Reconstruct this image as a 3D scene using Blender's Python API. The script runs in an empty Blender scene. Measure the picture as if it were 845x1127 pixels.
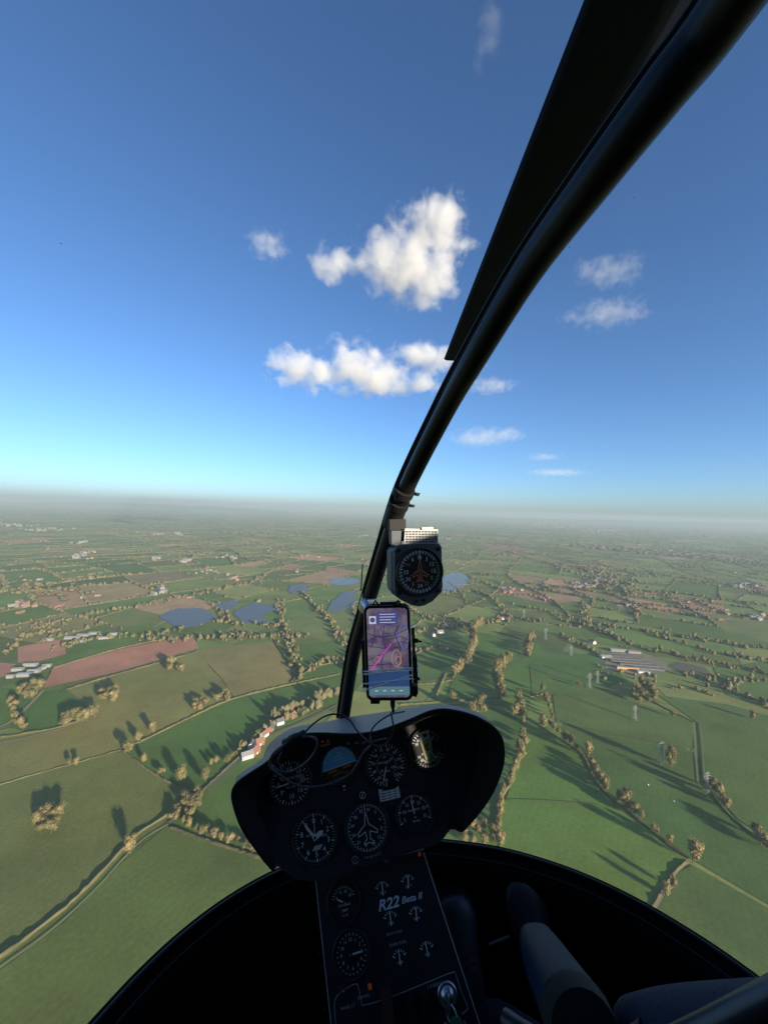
import bpy, math, random
import numpy as np
from mathutils import Vector, Matrix
random.seed(7); rng = np.random.default_rng(11)
sc = bpy.context.scene; COL = sc.collection
R = math.radians; PI = math.pi
# ------------------------------------------------------------------ camera frame
F = 423.0; CX, CY = 422.5, 563.5
ROLL = R(1.92); PITCH = R(0.42); GZ = -300.0; GAIN = 1.3
fw = Vector((0, math.cos(PITCH), -math.sin(PITCH)))
up0 = Vector((0, math.sin(PITCH), math.cos(PITCH)))
rt0 = Vector((1, 0, 0))
rt = rt0 * math.cos(ROLL) + up0 * math.sin(ROLL)
up = -rt0 * math.sin(ROLL) + up0 * math.cos(ROLL)
def ray(px, py): return rt * ((px - CX) / F) + up * ((CY - py) / F) + fw
def K(px, py, d): return ray(px, py) * d                 # a point at depth d metres
def CW(x, y, z): return rt * x + fw * y + up * z         # cabin coordinates, metres from the eye
def G(px, py, z=0.0):                                    # where a sight line meets the farmland
    r = ray(px, py); t = (GZ + z) / min(r.z, -1e-4)
    return Vector((r.x * t, r.y * t, GZ + z))
cam = bpy.data.cameras.new('camera'); co = bpy.data.objects.new('camera', cam); COL.objects.link(co)
cam.sensor_fit = 'VERTICAL'; cam.sensor_height = 36; cam.sensor_width = 27; cam.lens = 36 * F / 1127
cam.clip_start = 0.02; cam.clip_end = 300000
m = Matrix((rt, up, -fw)).transposed().to_4x4(); co.matrix_world = m
sc.camera = co
# ------------------------------------------------------------------ materials
def newmat(name):
    mt = bpy.data.materials.new(name); mt.use_nodes = True
    nt = mt.node_tree; b = nt.nodes['Principled BSDF']
    return mt, nt, b
def L(nt, a, b): nt.links.new(a, b)
def mat(name, col, rough=.6, metal=0.0, spec=.5, var=0.0, scale=40, bump=0.0, bscale=200, emit=None, es=0, coat=0):
    mt, nt, b = newmat(name)
    b.inputs['Base Color'].default_value = (*col, 1); b.inputs['Roughness'].default_value = rough
    b.inputs['Metallic'].default_value = metal; b.inputs['Specular IOR Level'].default_value = spec
    if coat: b.inputs['Coat Weight'].default_value = coat
    tc = nt.nodes.new('ShaderNodeTexCoord')
    if var:
        n = nt.nodes.new('ShaderNodeTexNoise'); n.inputs['Scale'].default_value = scale; n.inputs['Detail'].default_value = 5
        L(nt, tc.outputs['Object'], n.inputs['Vector'])
        mx = nt.nodes.new('ShaderNodeMix'); mx.data_type = 'RGBA'
        mx.inputs['A'].default_value = (*[c * (1 - var) for c in col], 1)
        mx.inputs['B'].default_value = (*[min(1, c * (1 + var)) for c in col], 1)
        L(nt, n.outputs['Fac'], mx.inputs['Factor']); L(nt, mx.outputs['Result'], b.inputs['Base Color'])
    if bump:
        n2 = nt.nodes.new('ShaderNodeTexNoise'); n2.inputs['Scale'].default_value = bscale; n2.inputs['Detail'].default_value = 3
        L(nt, tc.outputs['Object'], n2.inputs['Vector'])
        bp = nt.nodes.new('ShaderNodeBump'); bp.inputs['Strength'].default_value = bump; bp.inputs['Distance'].default_value = .002
        L(nt, n2.outputs['Fac'], bp.inputs['Height']); L(nt, bp.outputs['Normal'], b.inputs['Normal'])
    if emit:
        b.inputs['Emission Color'].default_value = (*emit, 1); b.inputs['Emission Strength'].default_value = es
    return mt
# ------------------------------------------------------------------ mesh builder
class MB:
    def __init__(s): s.v = []; s.f = []; s.mi = []; s.sm = []
    def add(s, vs, fs, mi=0, smooth=False):
        o = len(s.v); s.v += [tuple(v) for v in vs]
        for f in fs: s.f.append(tuple(i + o for i in f)); s.mi.append(mi); s.sm.append(smooth)
    def poly(s, pts, mi=0): s.add(pts, [tuple(range(len(pts)))], mi)
    def prism(s, pts, off, mi=0):                            # closed outline extruded by a vector
        n = len(pts); off = Vector(off)
        a = [Vector(p) for p in pts]; b = [p + off for p in a]
        fs = [tuple(range(n - 1, -1, -1)), tuple(range(n, 2 * n))]
        fs += [(i, (i + 1) % n, n + (i + 1) % n, n + i) for i in range(n)]
        s.add(a + b, fs, mi)
    def box(s, c, X, Y, Z, mi=0):                           # centre and three half vectors
        c = Vector(c); X = Vector(X); Y = Vector(Y); Z = Vector(Z)
        vs = [c + a * X + b * Y + d * Z for a in (-1, 1) for b in (-1, 1) for d in (-1, 1)]
        s.add(vs, [(0, 1, 3, 2), (4, 6, 7, 5), (0, 4, 5, 1), (2, 3, 7, 6), (0, 2, 6, 4), (1, 5, 7, 3)], mi)
    def tube(s, pts, rad, seg=10, mi=0, caps=True, smooth=True, flat=None):
        pts = [Vector(p) for p in pts]; n = len(pts)
        if not hasattr(rad, '__len__'): rad = [rad] * n
        vs = []; prev = None
        for i, p in enumerate(pts):
            t = (pts[min(i + 1, n - 1)] - pts[max(i - 1, 0)]).normalized()
            if prev is None:
                a = Vector((0, 0, 1)) if abs(t.z) < .9 else Vector((1, 0, 0))
                if flat is not None: a = Vector(flat)
                u = (a - t * a.dot(t)).normalized()
            else: u = (prev - t * prev.dot(t)).normalized()
            w = t.cross(u); prev = u
            for k in range(seg):
                an = 2 * PI * k / seg
                vs.append(p + (u * math.cos(an) + w * math.sin(an)) * rad[i])
        fs = [(i * seg + k, i * seg + (k + 1) % seg, (i + 1) * seg + (k + 1) % seg, (i + 1) * seg + k) for i in range(n - 1) for k in range(seg)]
        s.add(vs, fs, mi, smooth)
        if caps:
            s.add([vs[k] for k in range(seg)], [tuple(range(seg - 1, -1, -1))], mi)
            s.add([vs[(n - 1) * seg + k] for k in range(seg)], [tuple(range(seg))], mi)
    def grid(s, rows, mi=0, smooth=True, closed=False):
        n = len(rows); k = len(rows[0]); vs = [p for r in rows for p in r]
        kk = k if closed else k - 1
        s.add(vs, [(i * k + j, i * k + (j + 1) % k, (i + 1) * k + (j + 1) % k, (i + 1) * k + j) for i in range(n - 1) for j in range(kk)], mi, smooth)
    def build(s, name, mats, parent=None, origin=None):
        me = bpy.data.meshes.new(name)
        o = Vector(origin) if origin is not None else Vector((0, 0, 0))
        me.from_pydata([tuple(Vector(v) - o) for v in s.v], [], s.f)
        if not isinstance(mats, (list, tuple)): mats = [mats]
        for mm in mats: me.materials.append(mm)
        me.polygons.foreach_set('material_index', s.mi); me.polygons.foreach_set('use_smooth', s.sm)
        me.update()
        ob = bpy.data.objects.new(name, me); COL.objects.link(ob)
        if parent is not None:
            ob.parent = parent; ob.location = o - parent.location if origin is not None else -parent.location
        else: ob.location = o
        return ob
def tag(o, label=None, cat=None, group=None, kind=None):
    if label: o['label'] = label
    if cat: o['category'] = cat
    if group: o['group'] = group
    if kind: o['kind'] = kind
    return o
def empty(name, loc=(0, 0, 0), rz=0):
    o = bpy.data.objects.new(name, None); COL.objects.link(o); o.location = loc; o.rotation_euler = (0, 0, rz); o.empty_display_size = .1
    return o
def copy_tree(o, parent=None):
    c = o.copy(); COL.objects.link(c)
    if parent is not None: c.parent = parent
    for ch in list(o.children): copy_tree(ch, c)
    return c
def smooth_pts(P, n=4):                                     # Catmull-Rom through points
    P = [Vector(p) for p in P]; out = []
    for i in range(len(P) - 1):
        a = P[max(i - 1, 0)]; b = P[i]; c = P[i + 1]; d = P[min(i + 2, len(P) - 1)]
        for k in range(n):
            t = k / n
            out.append(.5 * ((2 * b) + (c - a) * t + (2 * a - 5 * b + 4 * c - d) * t * t + (3 * b - a - 3 * c + d) * t ** 3))
    out.append(P[-1]); return out
# ------------------------------------------------------------------ light and air
SUN_EL = R(12.3); SUN_AZ = R(136.5)                          # azimuth clockwise from +Y
w = bpy.data.worlds.new('World'); sc.world = w; w.use_nodes = True
nt = w.node_tree; bg = nt.nodes['Background']
sky = nt.nodes.new('ShaderNodeTexSky'); sky.sky_type = 'NISHITA'; sky.sun_disc = False
sky.sun_elevation = SUN_EL; sky.sun_rotation = SUN_AZ; sky.altitude = 500; sky.air_density = 0.8; sky.dust_density = 1.15; sky.ozone_density = 4.4
L(nt, sky.outputs[0], bg.inputs[0]); bg.inputs[1].default_value = 0.094
sd = bpy.data.lights.new('sun', 'SUN'); sd.energy = 5.0; sd.angle = R(.5); sd.color = (1.0, .86, .66)
so = bpy.data.objects.new('sun', sd); COL.objects.link(so)
sdir = Vector((math.sin(SUN_AZ) * math.cos(SUN_EL), math.cos(SUN_AZ) * math.cos(SUN_EL), math.sin(SUN_EL)))
so.rotation_euler = sdir.to_track_quat('Z', 'Y').to_euler()
sc.view_settings.view_transform = 'Standard'; sc.view_settings.look = 'None'; sc.view_settings.exposure = 1.30; sc.view_settings.gamma = 1.0
sc.render.engine = 'CYCLES'
sc.cycles.use_denoising = True
sc.cycles.max_bounces = 8; sc.cycles.transparent_max_bounces = 12; sc.cycles.volume_bounces = 3
sc.cycles.volume_step_rate = 1.0; sc.cycles.volume_max_steps = 256
def volmat(name, col, dens, aniso=0):
    mt = bpy.data.materials.new(name); mt.use_nodes = True; n = mt.node_tree; n.nodes.remove(n.nodes['Principled BSDF'])
    v = n.nodes.new('ShaderNodeVolumePrincipled'); v.inputs['Color'].default_value = (*col, 1); v.inputs['Density'].default_value = dens; v.inputs['Anisotropy'].default_value = aniso
    L(n, v.outputs[0], n.nodes['Material Output'].inputs['Volume']); return mt, n, v
HZ = 1.15e-4
hz, _, _ = volmat('haze_air', (.40, .49, .54), HZ, 0.0)
h = MB(); h.box((0, 20000, (GZ - 1 + 70) / 2), (75000, 0, 0), (0, 75000, 0), (0, 0, (70 - GZ + 1) / 2)); ho = h.build('haze', hz); tag(ho, kind='stuff')
# ================================================================== farmland
def field_material():
    mt, nt, b = newmat('farmland'); b.inputs['Roughness'].default_value = .95; b.inputs['Specular IOR Level'].default_value = .1
    at = nt.nodes.new('ShaderNodeAttribute'); at.attribute_name = 'Col'
    geo = nt.nodes.new('ShaderNodeNewGeometry')
    n1 = nt.nodes.new('ShaderNodeTexNoise'); n1.inputs['Scale'].default_value = .012; n1.inputs['Detail'].default_value = 6; n1.inputs['Roughness'].default_value = .65
    n2 = nt.nodes.new('ShaderNodeTexNoise'); n2.inputs['Scale'].default_value = .35; n2.inputs['Detail'].default_value = 4
    L(nt, geo.outputs['Position'], n1.inputs['Vector']); L(nt, geo.outputs['Position'], n2.inputs['Vector'])
    mp = nt.nodes.new('ShaderNodeMapping'); mp.inputs['Rotation'].default_value = (0, 0, .6); L(nt, geo.outputs['Position'], mp.inputs['Vector'])
    wv = nt.nodes.new('ShaderNodeTexWave'); wv.inputs['Scale'].default_value = .05; wv.inputs['Distortion'].default_value = 4.0; wv.inputs['Detail'].default_value = 1; L(nt, mp.outputs[0], wv.inputs['Vector'])
    def mr(sock, a, bb):
        r = nt.nodes.new('ShaderNodeMapRange'); r.inputs['To Min'].default_value = a; r.inputs['To Max'].default_value = bb
        L(nt, sock, r.inputs['Value']); return r.outputs[0]
    a = mr(n1.outputs['Fac'], .45, 1.55); c = mr(n2.outputs['Fac'], .70, 1.30); d = mr(wv.outputs['Fac'], .975, 1.025)
    m1 = nt.nodes.new('ShaderNodeMath'); m1.operation = 'MULTIPLY'; L(nt, a, m1.inputs[0]); L(nt, c, m1.inputs[1])
    m2 = nt.nodes.new('ShaderNodeMath'); m2.operation = 'MULTIPLY'; L(nt, m1.outputs[0], m2.inputs[0]); L(nt, d, m2.inputs[1])
    # worn, browner grass in slow patches
    n3 = nt.nodes.new('ShaderNodeTexNoise'); n3.inputs['Scale'].default_value = .0045; n3.inputs['Detail'].default_value = 7; L(nt, geo.outputs['Position'], n3.inputs['Vector'])
    tint = nt.nodes.new('ShaderNodeMix'); tint.data_type = 'RGBA'; tint.blend_type = 'MULTIPLY'; tint.inputs['B'].default_value = (1.25, .98, .85, 1)
    L(nt, mr(n3.outputs['Fac'], -.6, 1.4), tint.inputs['Factor']); L(nt, at.outputs['Color'], tint.inputs['A'])
    vm = nt.nodes.new('ShaderNodeVectorMath'); vm.operation = 'SCALE'; L(nt, tint.outputs['Result'], vm.inputs[0]); L(nt, m2.outputs[0], vm.inputs['Scale'])
    L(nt, vm.outputs[0], b.inputs['Base Color']); return mt
MF = field_material()
GREENS = [(.068, .118, .032), (.080, .130, .038), (.090, .128, .040), (.062, .104, .032), (.104, .140, .044), (.122, .150, .050), (.082, .112, .040)]
BROWNS = [(.22, .165, .10), (.17, .15, .08), (.24, .155, .10), (.14, .145, .066)]
def set_cols(ob, cols):
    me = ob.data; a = me.attributes.new('Col', 'FLOAT_COLOR', 'FACE'); arr = np.ones((len(cols), 4), np.float32); arr[:, :3] = cols
    a.data.foreach_set('color', arr.ravel())
# the base sheet: one ground to the horizon
g = MB(); S = 72000
g.poly([(-S, 20000 - S, GZ), (S, 20000 - S, GZ), (S, 20000 + S, GZ), (-S, 20000 + S, GZ)]); go = g.build('ground', MF); set_cols(go, [(.085, .125, .050)]); tag(go, kind='structure')
# ---- patchwork of farmland beyond the fields traced below
def warp(x, y):
    return (x + 60 * math.sin(y / 410 + 1) + 35 * math.sin(y / 173 + x / 390) + 160 * math.sin(y / 1900 + .5),
            y + 60 * math.sin(x / 370) + 30 * math.sin(x / 150 - y / 420 + 2) + 140 * math.sin(x / 1700 + 2))
def area(p): return .5 * abs(sum(p[i][0] * p[i - 1][1] - p[i - 1][0] * p[i][1] for i in range(len(p))))
leaves = []
def split(p, depth=0):
    cx = sum(q[0] for q in p) / len(p); cy = sum(q[1] for q in p) / len(p); r = math.hypot(cx, cy)
    tgt = 3.2e4 if r < 3500 else 4.5e4 if r < 7000 else 1.3e5 if r < 14000 else 6e5 if r < 25000 else 4e6
    if abs(math.atan2(cx, max(cy, 1))) > R(62) and r > 2500: tgt *= 6
    A = area(p)
    if A < tgt * random.uniform(.6, 2.2): leaves.append((p, r)); return
    # cut across the longest edge
    n = len(p); k = max(range(n), key=lambda i: (p[i][0] - p[(i + 1) % n][0]) ** 2 + (p[i][1] - p[(i + 1) % n][1]) ** 2)
    a, b = p[k], p[(k + 1) % n]; t = random.uniform(.36, .64)
    m0 = (a[0] + (b[0] - a[0]) * t, a[1] + (b[1] - a[1]) * t)
    ang = math.atan2(b[1] - a[1], b[0] - a[0]) + PI / 2 + random.gauss(0, .16)
    nx, ny = -math.sin(ang), math.cos(ang)
    sd_ = [(q[0] - m0[0]) * nx + (q[1] - m0[1]) * ny for q in p]
    P1, P2 = [], []
    for i in range(n):
        q, s0 = p[i], sd_[i]; q2, s1 = p[(i + 1) % n], sd_[(i + 1) % n]
        (P1 if s0 >= 0 else P2).append(q)
        if s0 * s1 < 0:
            u = s0 / (s0 - s1); x = (q[0] + (q2[0] - q[0]) * u, q[1] + (q2[1] - q[1]) * u); P1.append(x); P2.append(x)
    if len(P1) < 3 or len(P2) < 3 or depth > 40: leaves.append((p, r)); return
    split(P1, depth + 1); split(P2, depth + 1)
th = R(-24); W0 = 60000
split([(x * math.cos(th) - y * math.sin(th), x * math.sin(th) + y * math.cos(th) + 22000) for x, y in ((-W0, -W0 * .5), (W0, -W0 * .5), (W0, W0), (-W0, W0))])
def proj(x, y, z=GZ):
    v = Vector((x, y, z)); d = v.dot(fw)
    if d < 1: return None
    return (CX + F * v.dot(rt) / d, CY - F * v.dot(up) / d)
def traced_zone(px, py):                                  # the part of the land traced by hand below
    lim = 700 if px < 130 else 668 if px < 420 else 690 if px < 560 else 672
    if px > 600: lim = 690
    return py > lim and -260 < px < 1100
fb = MB(); fc = []; edges = []
for p, r in leaves:
    n = len(p); out = []
    for i in range(n):
        a, b = p[i], p[(i + 1) % n]; d = math.hypot(b[0] - a[0], b[1] - a[1]); k = max(1, int(d / (90 if r < 5000 else 400)))
        for j in range(k): out.append(warp(a[0] + (b[0] - a[0]) * j / k, a[1] + (b[1] - a[1]) * j / k))
    cx = sum(q[0] for q in out) / len(out); cy = sum(q[1] for q in out) / len(out)
    ins = 2.0
    o2 = []
    for q in out:
        dx, dy = cx - q[0], cy - q[1]; dd = math.hypot(dx, dy) + 1e-6; o2.append((q[0] + dx / dd * ins, q[1] + dy / dd * ins, GZ + .15))
    if area(out) < 400: continue
    fb.poly(o2)
    u = random.random(); nz = math.sin(cx / 2300 + 1) + math.sin(cy / 1500)
    brown = .035 + (.05 if nz > .9 else 0) + (.05 if r > 6000 else 0)
    pq = proj(cx, cy); c = random.choice(BROWNS) if u < brown and not (pq and traced_zone(*pq)) else random.choice(GREENS)
    k = random.uniform(.8, 1.25); fc.append(tuple(v * k * GAIN for v in c))
    edges.append((out, r, cx, cy))
fo = fb.build('farmland', MF); set_cols(fo, fc); tag(fo, kind='structure')
# ---- fields traced from the photograph: outline in picture points, colour of the crop
FIELDS = [
 ([(-160,1260),(-90,1120),(0,1068),(75,1011),(135,949),(184,909),(215,920),(250,932),(289,945),(400,985),(420,1200)], (.060,.090,.036)),
 ([(-160,960),(-100,885),(0,864),(78,841),(133,825),(165,848),(190,864),(212,871),(184,902),(135,941),(75,1002),(0,1060),(-120,1150)], (.074,.098,.044)),
 ([(74,758),(127,742),(219,716),(228,730),(257,768),(211,788),(156,815),(133,824),(78,840),(0,863),(-140,900),(-150,840),(0,815),(40,808),(70,800),(107,786),(97,776)], (.104,.114,.054)),
 ([(222,714),(300,706),(322,740),(319,752),(258,768),(229,730)], (.120,.116,.064)),
 ([(25,777),(48,761),(73,759),(96,777),(105,786),(68,800),(34,807),(10,800)], (.042,.090,.032)),
 ([(48,757),(58,735),(135,714),(190,703),(212,700),(219,713),(127,740)], (.31,.165,.115)),
 ([(20,729),(20,712),(70,703),(73,720),(30,731)], (.31,.168,.115)),
 ([(-60,752),(-60,735),(0,729),(18,731),(10,743),(0,746)], (.29,.16,.11)),
 ([(115,699),(160,685),(185,688),(178,699),(130,709)], (.058,.108,.036)),
 ([(212,790),(258,770),(319,755),(376,743),(374,772),(330,790),(266,828),(240,850),(214,867),(190,862),(166,847),(135,825),(157,816)], (.044,.090,.032)),
 ([(186,905),(216,878),(240,857),(268,834),(320,838),(420,900),(380,955),(289,941),(250,927),(214,911)], (.055,.100,.036)),
 ([(312,712),(365,705),(380,715),(376,740),(324,752)], (.044,.090,.034)),
 ([(0,800),(-120,815),(-100,765),(0,757),(46,760),(23,777),(9,799)], (.050,.095,.036)),
 ([(75,700),(120,690),(112,700),(128,710),(75,720)], (.048,.092,.034)),
 ([(577,808),(600,806),(640,831),(660,870),(687,895),(738,935),(756,948),(738,962),(722,995),(712,1010),(600,1010),(540,950),(551,927),(548,900),(563,862),(572,832)], (.062,.112,.036)),
 ([(604,797),(763,827),(768,860),(790,884),(808,903),(835,925),(900,960),(870,1010),(760,945),(705,904),(668,870),(655,850),(642,824)], (.044,.082,.032)),
 ([(722,997),(742,962),(762,952),(870,1014),(920,1060),(800,1120),(690,1040)], (.052,.086,.035)),
 ([(612,795),(608,765),(650,745),(690,770),(760,792),(764,824)], (.050,.084,.035)),
 ([(585,765),(583,730),(600,715),(660,722),(690,748),(652,762),(610,763)], (.046,.090,.034)),
 ([(724,765),(800,775),(870,795),(900,870),(850,925),(812,902),(796,884),(772,857),(767,795)], (.050,.088,.035)),
 ([(551,765),(548,741),(563,727),(582,722),(588,700),(600,716),(582,732),(584,765),(578,800),(573,770)], (.048,.094,.034)),
 ([(498,746),(520,717),(522,695),(550,700),(580,712),(560,726),(545,740),(549,767),(490,772)], (.046,.094,.034)),
 ([(440,705),(516,700),(518,715),(496,742),(465,752),(440,745)], (.050,.094,.036)),
 ([(440,778),(475,776),(548,771),(571,775),(576,803),(568,830),(556,860),(470,862),(420,800)], (.044,.086,.033)),
 ([(785,735),(845,728),(960,735),(960,790),(845,780),(800,765)], (.050,.090,.035)),
]
for i, (pl, c) in enumerate(FIELDS):
    f = MB(); pts = [G(x, y, .30 + .02 * i) for x, y in pl]; f.poly(pts)
    o = f.build('field', MF); set_cols(o, [tuple(v * q for v, q in zip(c, (1.55, 1.56, 1.15) if c[0] < .2 else (1.05, 1.08, 1.08)))]); tag(o, kind='structure')
# far recognisable bare fields, beyond the traced zone
FAR = [([(735,732),(745,728),(775,734),(782,742),(750,741)], (.07,.075,.06)), ([(545,651),(560,647),(640,657),(636,662),(600,664)], (.20,.135,.085)), ([(670,659),(675,655),(735,665),(750,674),(735,676),(700,668)], (.225,.14,.085)),
       ([(733,656),(795,663),(797,673),(770,678),(752,672)], (.21,.13,.082)), ([(523,598),(560,599),(592,608),(560,609)], (.18,.12,.08)),
       ([(35,608),(90,603),(95,611),(55,615)], (.13,.14,.05)), ([(600,642),(640,648),(660,652),(655,656),(620,652)], (.17,.125,.08))]
for i, (pl, c) in enumerate(FAR):
    f = MB(); f.poly([G(x, y, .45 + .02 * i) for x, y in pl]); o = f.build('field', MF); set_cols(o, [tuple(v * 1.35 for v in c)]); tag(o, kind='structure')
# ---- lanes and worn tracks
M_TRACK = mat('pale_track', (.24, .20, .12), .95, var=.3, scale=.05); M_WORN = mat('worn_grass_track', (.125, .135, .06), .95, var=.3, scale=.05)
M_ROAD = mat('lane_asphalt', (.11, .105, .095), .9, var=.2, scale=.1)
def strip(pl, w, name, material, z, smooth=True):
    P = [G(x, y, z) for x, y in pl]
    if smooth: P = smooth_pts(P, 5)
    rows = []
    for i, p in enumerate(P):
        t = (P[min(i + 1, len(P) - 1)] - P[max(i - 1, 0)]); t.z = 0; t.normalize(); nn = Vector((-t.y, t.x, 0)); rows.append([p - nn * w / 2, p + nn * w / 2])
    f = MB(); f.grid(rows, smooth=False); o = f.build(name, material); tag(o, kind='structure'); return o
strip([(-120,1152),(0,1065),(38,1038),(75,1008),(112,972),(137,944),(160,922),(186,907)], 1.3, 'track', M_TRACK, 1.0)
strip([(186,906),(215,878),(240,856),(266,833),(290,812),(330,795),(372,775)], 4.0, 'lane', M_ROAD, 1.02)
strip([(0,800),(18,790),(48,760)], 3.5, 'track', M_TRACK, 1.04)
strip([(0,818),(40,809),(70,801),(107,787)], 3, 'track', M_TRACK, 1.06)
strip([(607,797),(650,806),(700,815),(765,828)], 1.3, 'track', M_WORN, 1.08)
strip([(764,794),(765,828),(768,860)], 1.5, 'track', M_WORN, 1.1); strip([(770,796),(773,830),(775,858)], 1.2, 'track', M_WORN, 1.12)
strip([(757,947),(741,962),(728,984),(716,1006)], 2.6, 'track', M_TRACK, 1.14)
strip([(440,779),(480,776),(548,771)], 3, 'lane', M_ROAD, 1.16)
strip([(558,880),(600,881),(660,886)], 1.2, 'track', M_WORN, 1.18)
strip([(370,610),(300,628),(286,645),(262,655),(220,664),(170,690)], 6, 'road', M_TRACK, 1.2)
strip([(560,700),(640,712),(700,722),(800,742)], 1.0, 'track', M_WORN, 1.22)
# ---- ponds
def water_mat():
    mt, nt, b = newmat('pond_water'); b.inputs['Base Color'].default_value = (.07, .085, .08, 1); b.inputs['Roughness'].default_value = .22; b.inputs['Specular IOR Level'].default_value = .3
    return mt
M_WATER = water_mat()
for k, pl in enumerate([[(482,648),(488,634),(505,630),(515,636),(511,645),(498,650)], [(362,641),(368,636),(393,637),(392,642),(372,644)]]):
    f = MB(); f.poly(smooth_pts([G(x, y, .9 + .02 * k) for x, y in pl + pl[:1]], 4)[:-1]); tag(f.build('pond_water', M_WATER), kind='structure')
# ---- low hills on the skyline
hm = mat('hill_land', (.06, .075, .045), 1, var=.5, scale=.002)
def ridge(x0, x1, y, hgt, depth, seed):
    rr = random.Random(seed); f = MB(); n = 90; rows = []
    for j in range(9):
        v = j / 8; row = []
        for i in range(n + 1):
            u = i / n; e = math.sin(PI * u) ** .6
            z = hgt * e * (math.sin(PI * v) ** 1.3) * (.75 + .12 * math.sin(u * 9 + seed) + .07 * math.sin(u * 31 + seed * 2) + .03 * math.sin(u * 83))
            row.append((x0 + (x1 - x0) * u, y + depth * (v - .5) + 900 * math.sin(u * 5 + seed), GZ - .5 + z))
        rows.append(row)
    f.grid(rows); tag(f.build('hills', hm), kind='structure')
ridge(1500, 34000, 17500, 288, 5000, 3); ridge(-15000, -3500, 16000, 275, 3500, 6); ridge(-24000, -6000, 34000, 250, 6000, 5); ridge(-60000, 70000, 58000, 330, 9000, 8)
# ================================================================== trees and hedges
def foliage(name, A, B, C_):
    mt, nt, b = newmat(name); b.inputs['Roughness'].default_value = .9; b.inputs['Specular IOR Level'].default_value = .15
    geo = nt.nodes.new('ShaderNodeNewGeometry'); oi = nt.nodes.new('ShaderNodeObjectInfo')
    n = nt.nodes.new('ShaderNodeTexNoise'); n.inputs['Scale'].default_value = .045; n.inputs['Detail'].default_value = 4
    L(nt, geo.outputs['Position'], n.inputs['Vector'])
    ad = nt.nodes.new('ShaderNodeMath'); ad.operation = 'MULTIPLY_ADD'; ad.inputs[1].default_value = .35; ad.inputs[2].default_value = -.18
    L(nt, oi.outputs['Random'], ad.inputs[0]); a2 = nt.nodes.new('ShaderNodeMath'); L(nt, ad.outputs[0], a2.inputs[0]); L(nt, n.outputs['Fac'], a2.inputs[1])
    a3 = nt.nodes.new('ShaderNodeMath'); a3.operation = 'MULTIPLY_ADD'; a3.inputs[1].default_value = .22; L(nt, geo.outputs['Random Per Island'], a3.inputs[0]); L(nt, a2.outputs[0], a3.inputs[2])
    cr = nt.nodes.new('ShaderNodeValToRGB'); e = cr.color_ramp.elements
    e[0].position = .3; e[0].color = (*A, 1); e[1].position = .8; e[1].color = (*C_, 1); q = e.new(.55); q.color = (*B, 1)
    L(nt, a3.outputs[0], cr.inputs[0]); L(nt, cr.outputs[0], b.inputs['Base Color']); return mt
M_LEAF = foliage('autumn_leaves', (.080, .082, .034), (.155, .134, .058), (.235, .185, .085))
M_FAR = foliage('far_leaves', (.050, .060, .030), (.092, .088, .044), (.150, .128, .064))
M_BARK = mat('bark', (.09, .07, .05), .95)
M_HEDGE = foliage('hedge_leaves', (.050, .056, .028), (.085, .080, .040), (.140, .120, .060))
# ---- crowns made of hundreds of leaf clumps on limbs; unit height 1, unit half width .5
def crown_mesh(seed, kind):
    rr = random.Random(seed); f = MB(); lobes = []
    nl = 9 if kind == 'round' else 7
    for i in range(nl):
        a = rr.uniform(0, 2 * PI); q = rr.uniform(.05, .30) if kind != 'tall' else rr.uniform(.02, .2)
        z = rr.uniform(.30, .80); lobes.append((math.cos(a) * q, math.sin(a) * q, z, rr.uniform(.13, .24) * (1.15 - .5 * abs(z - .5))))
    lobes.append((0, 0, .62, .27))
    for k in range(950):
        lx, ly, lz, lr = rr.choice(lobes)
        d = Vector((rr.gauss(0, 1), rr.gauss(0, 1), rr.gauss(0, 1))).normalized(); q = lr * rr.uniform(.6, 1.2)
        c = Vector((lx, ly, lz)) + d * q
        if c.z < .12: continue
        s = rr.uniform(.018, .042); nrm = (d + Vector((rr.uniform(-.7, .7), rr.uniform(-.7, .7), rr.uniform(-.3, .9)))).normalized()
        u = nrm.orthogonal().normalized(); v = nrm.cross(u); an = rr.uniform(0, PI); u, v = u * math.cos(an) + v * math.sin(an), v * math.cos(an) - u * math.sin(an)
        f.add([c - u * s, c + v * s * .8 + nrm * s * .3, c + u * s, c - v * s * .8 + nrm * s * .25], [(0, 1, 2, 3)])
    # a ragged inner mass so the crown is not see-through everywhere
    for lx, ly, lz, lr in lobes:
        rows = []
        for i in range(6):
            t = PI * i / 5; rows.append([(lx + lr * .66 * math.sin(t) * math.cos(2 * PI * j / 8) * rr.uniform(.8, 1.12), ly + lr * .66 * math.sin(t) * math.sin(2 * PI * j / 8) * rr.uniform(.8, 1.12), lz + lr * .66 * math.cos(t) * rr.uniform(.85, 1.1)) for j in range(8)])
        f.grid(rows, smooth=False, closed=True)
    return f
def trunk_mesh(seed):
    rr = random.Random(seed); f = MB()
    f.tube([(0, 0, -.02), (.005, 0, .12), (.01, .01, .34), (.0, .0, .6)], [.030, .022, .017, .006], 6)
    for i in range(5):
        a = rr.uniform(0, 2 * PI); z = rr.uniform(.18, .4); q = rr.uniform(.15, .26)
        f.tube([(0, 0, z), (math.cos(a) * q * .5, math.sin(a) * q * .5, z + .12), (math.cos(a) * q, math.sin(a) * q, z + .28)], [.012, .008, .003], 5)
    return f
PROTO = []
for s_, k_ in ((1, 'round'), (2, 'round'), (3, 'tall'), (4, 'round'), (5, 'tall')):
    c_ = crown_mesh(s_, k_).build('crown', M_LEAF); t_ = trunk_mesh(s_).build('trunk', M_BARK); PROTO.append((c_.data, t_.data))
    bpy.data.objects.remove(c_); bpy.data.objects.remove(t_)
n_ind = 0; overflow = []
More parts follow.
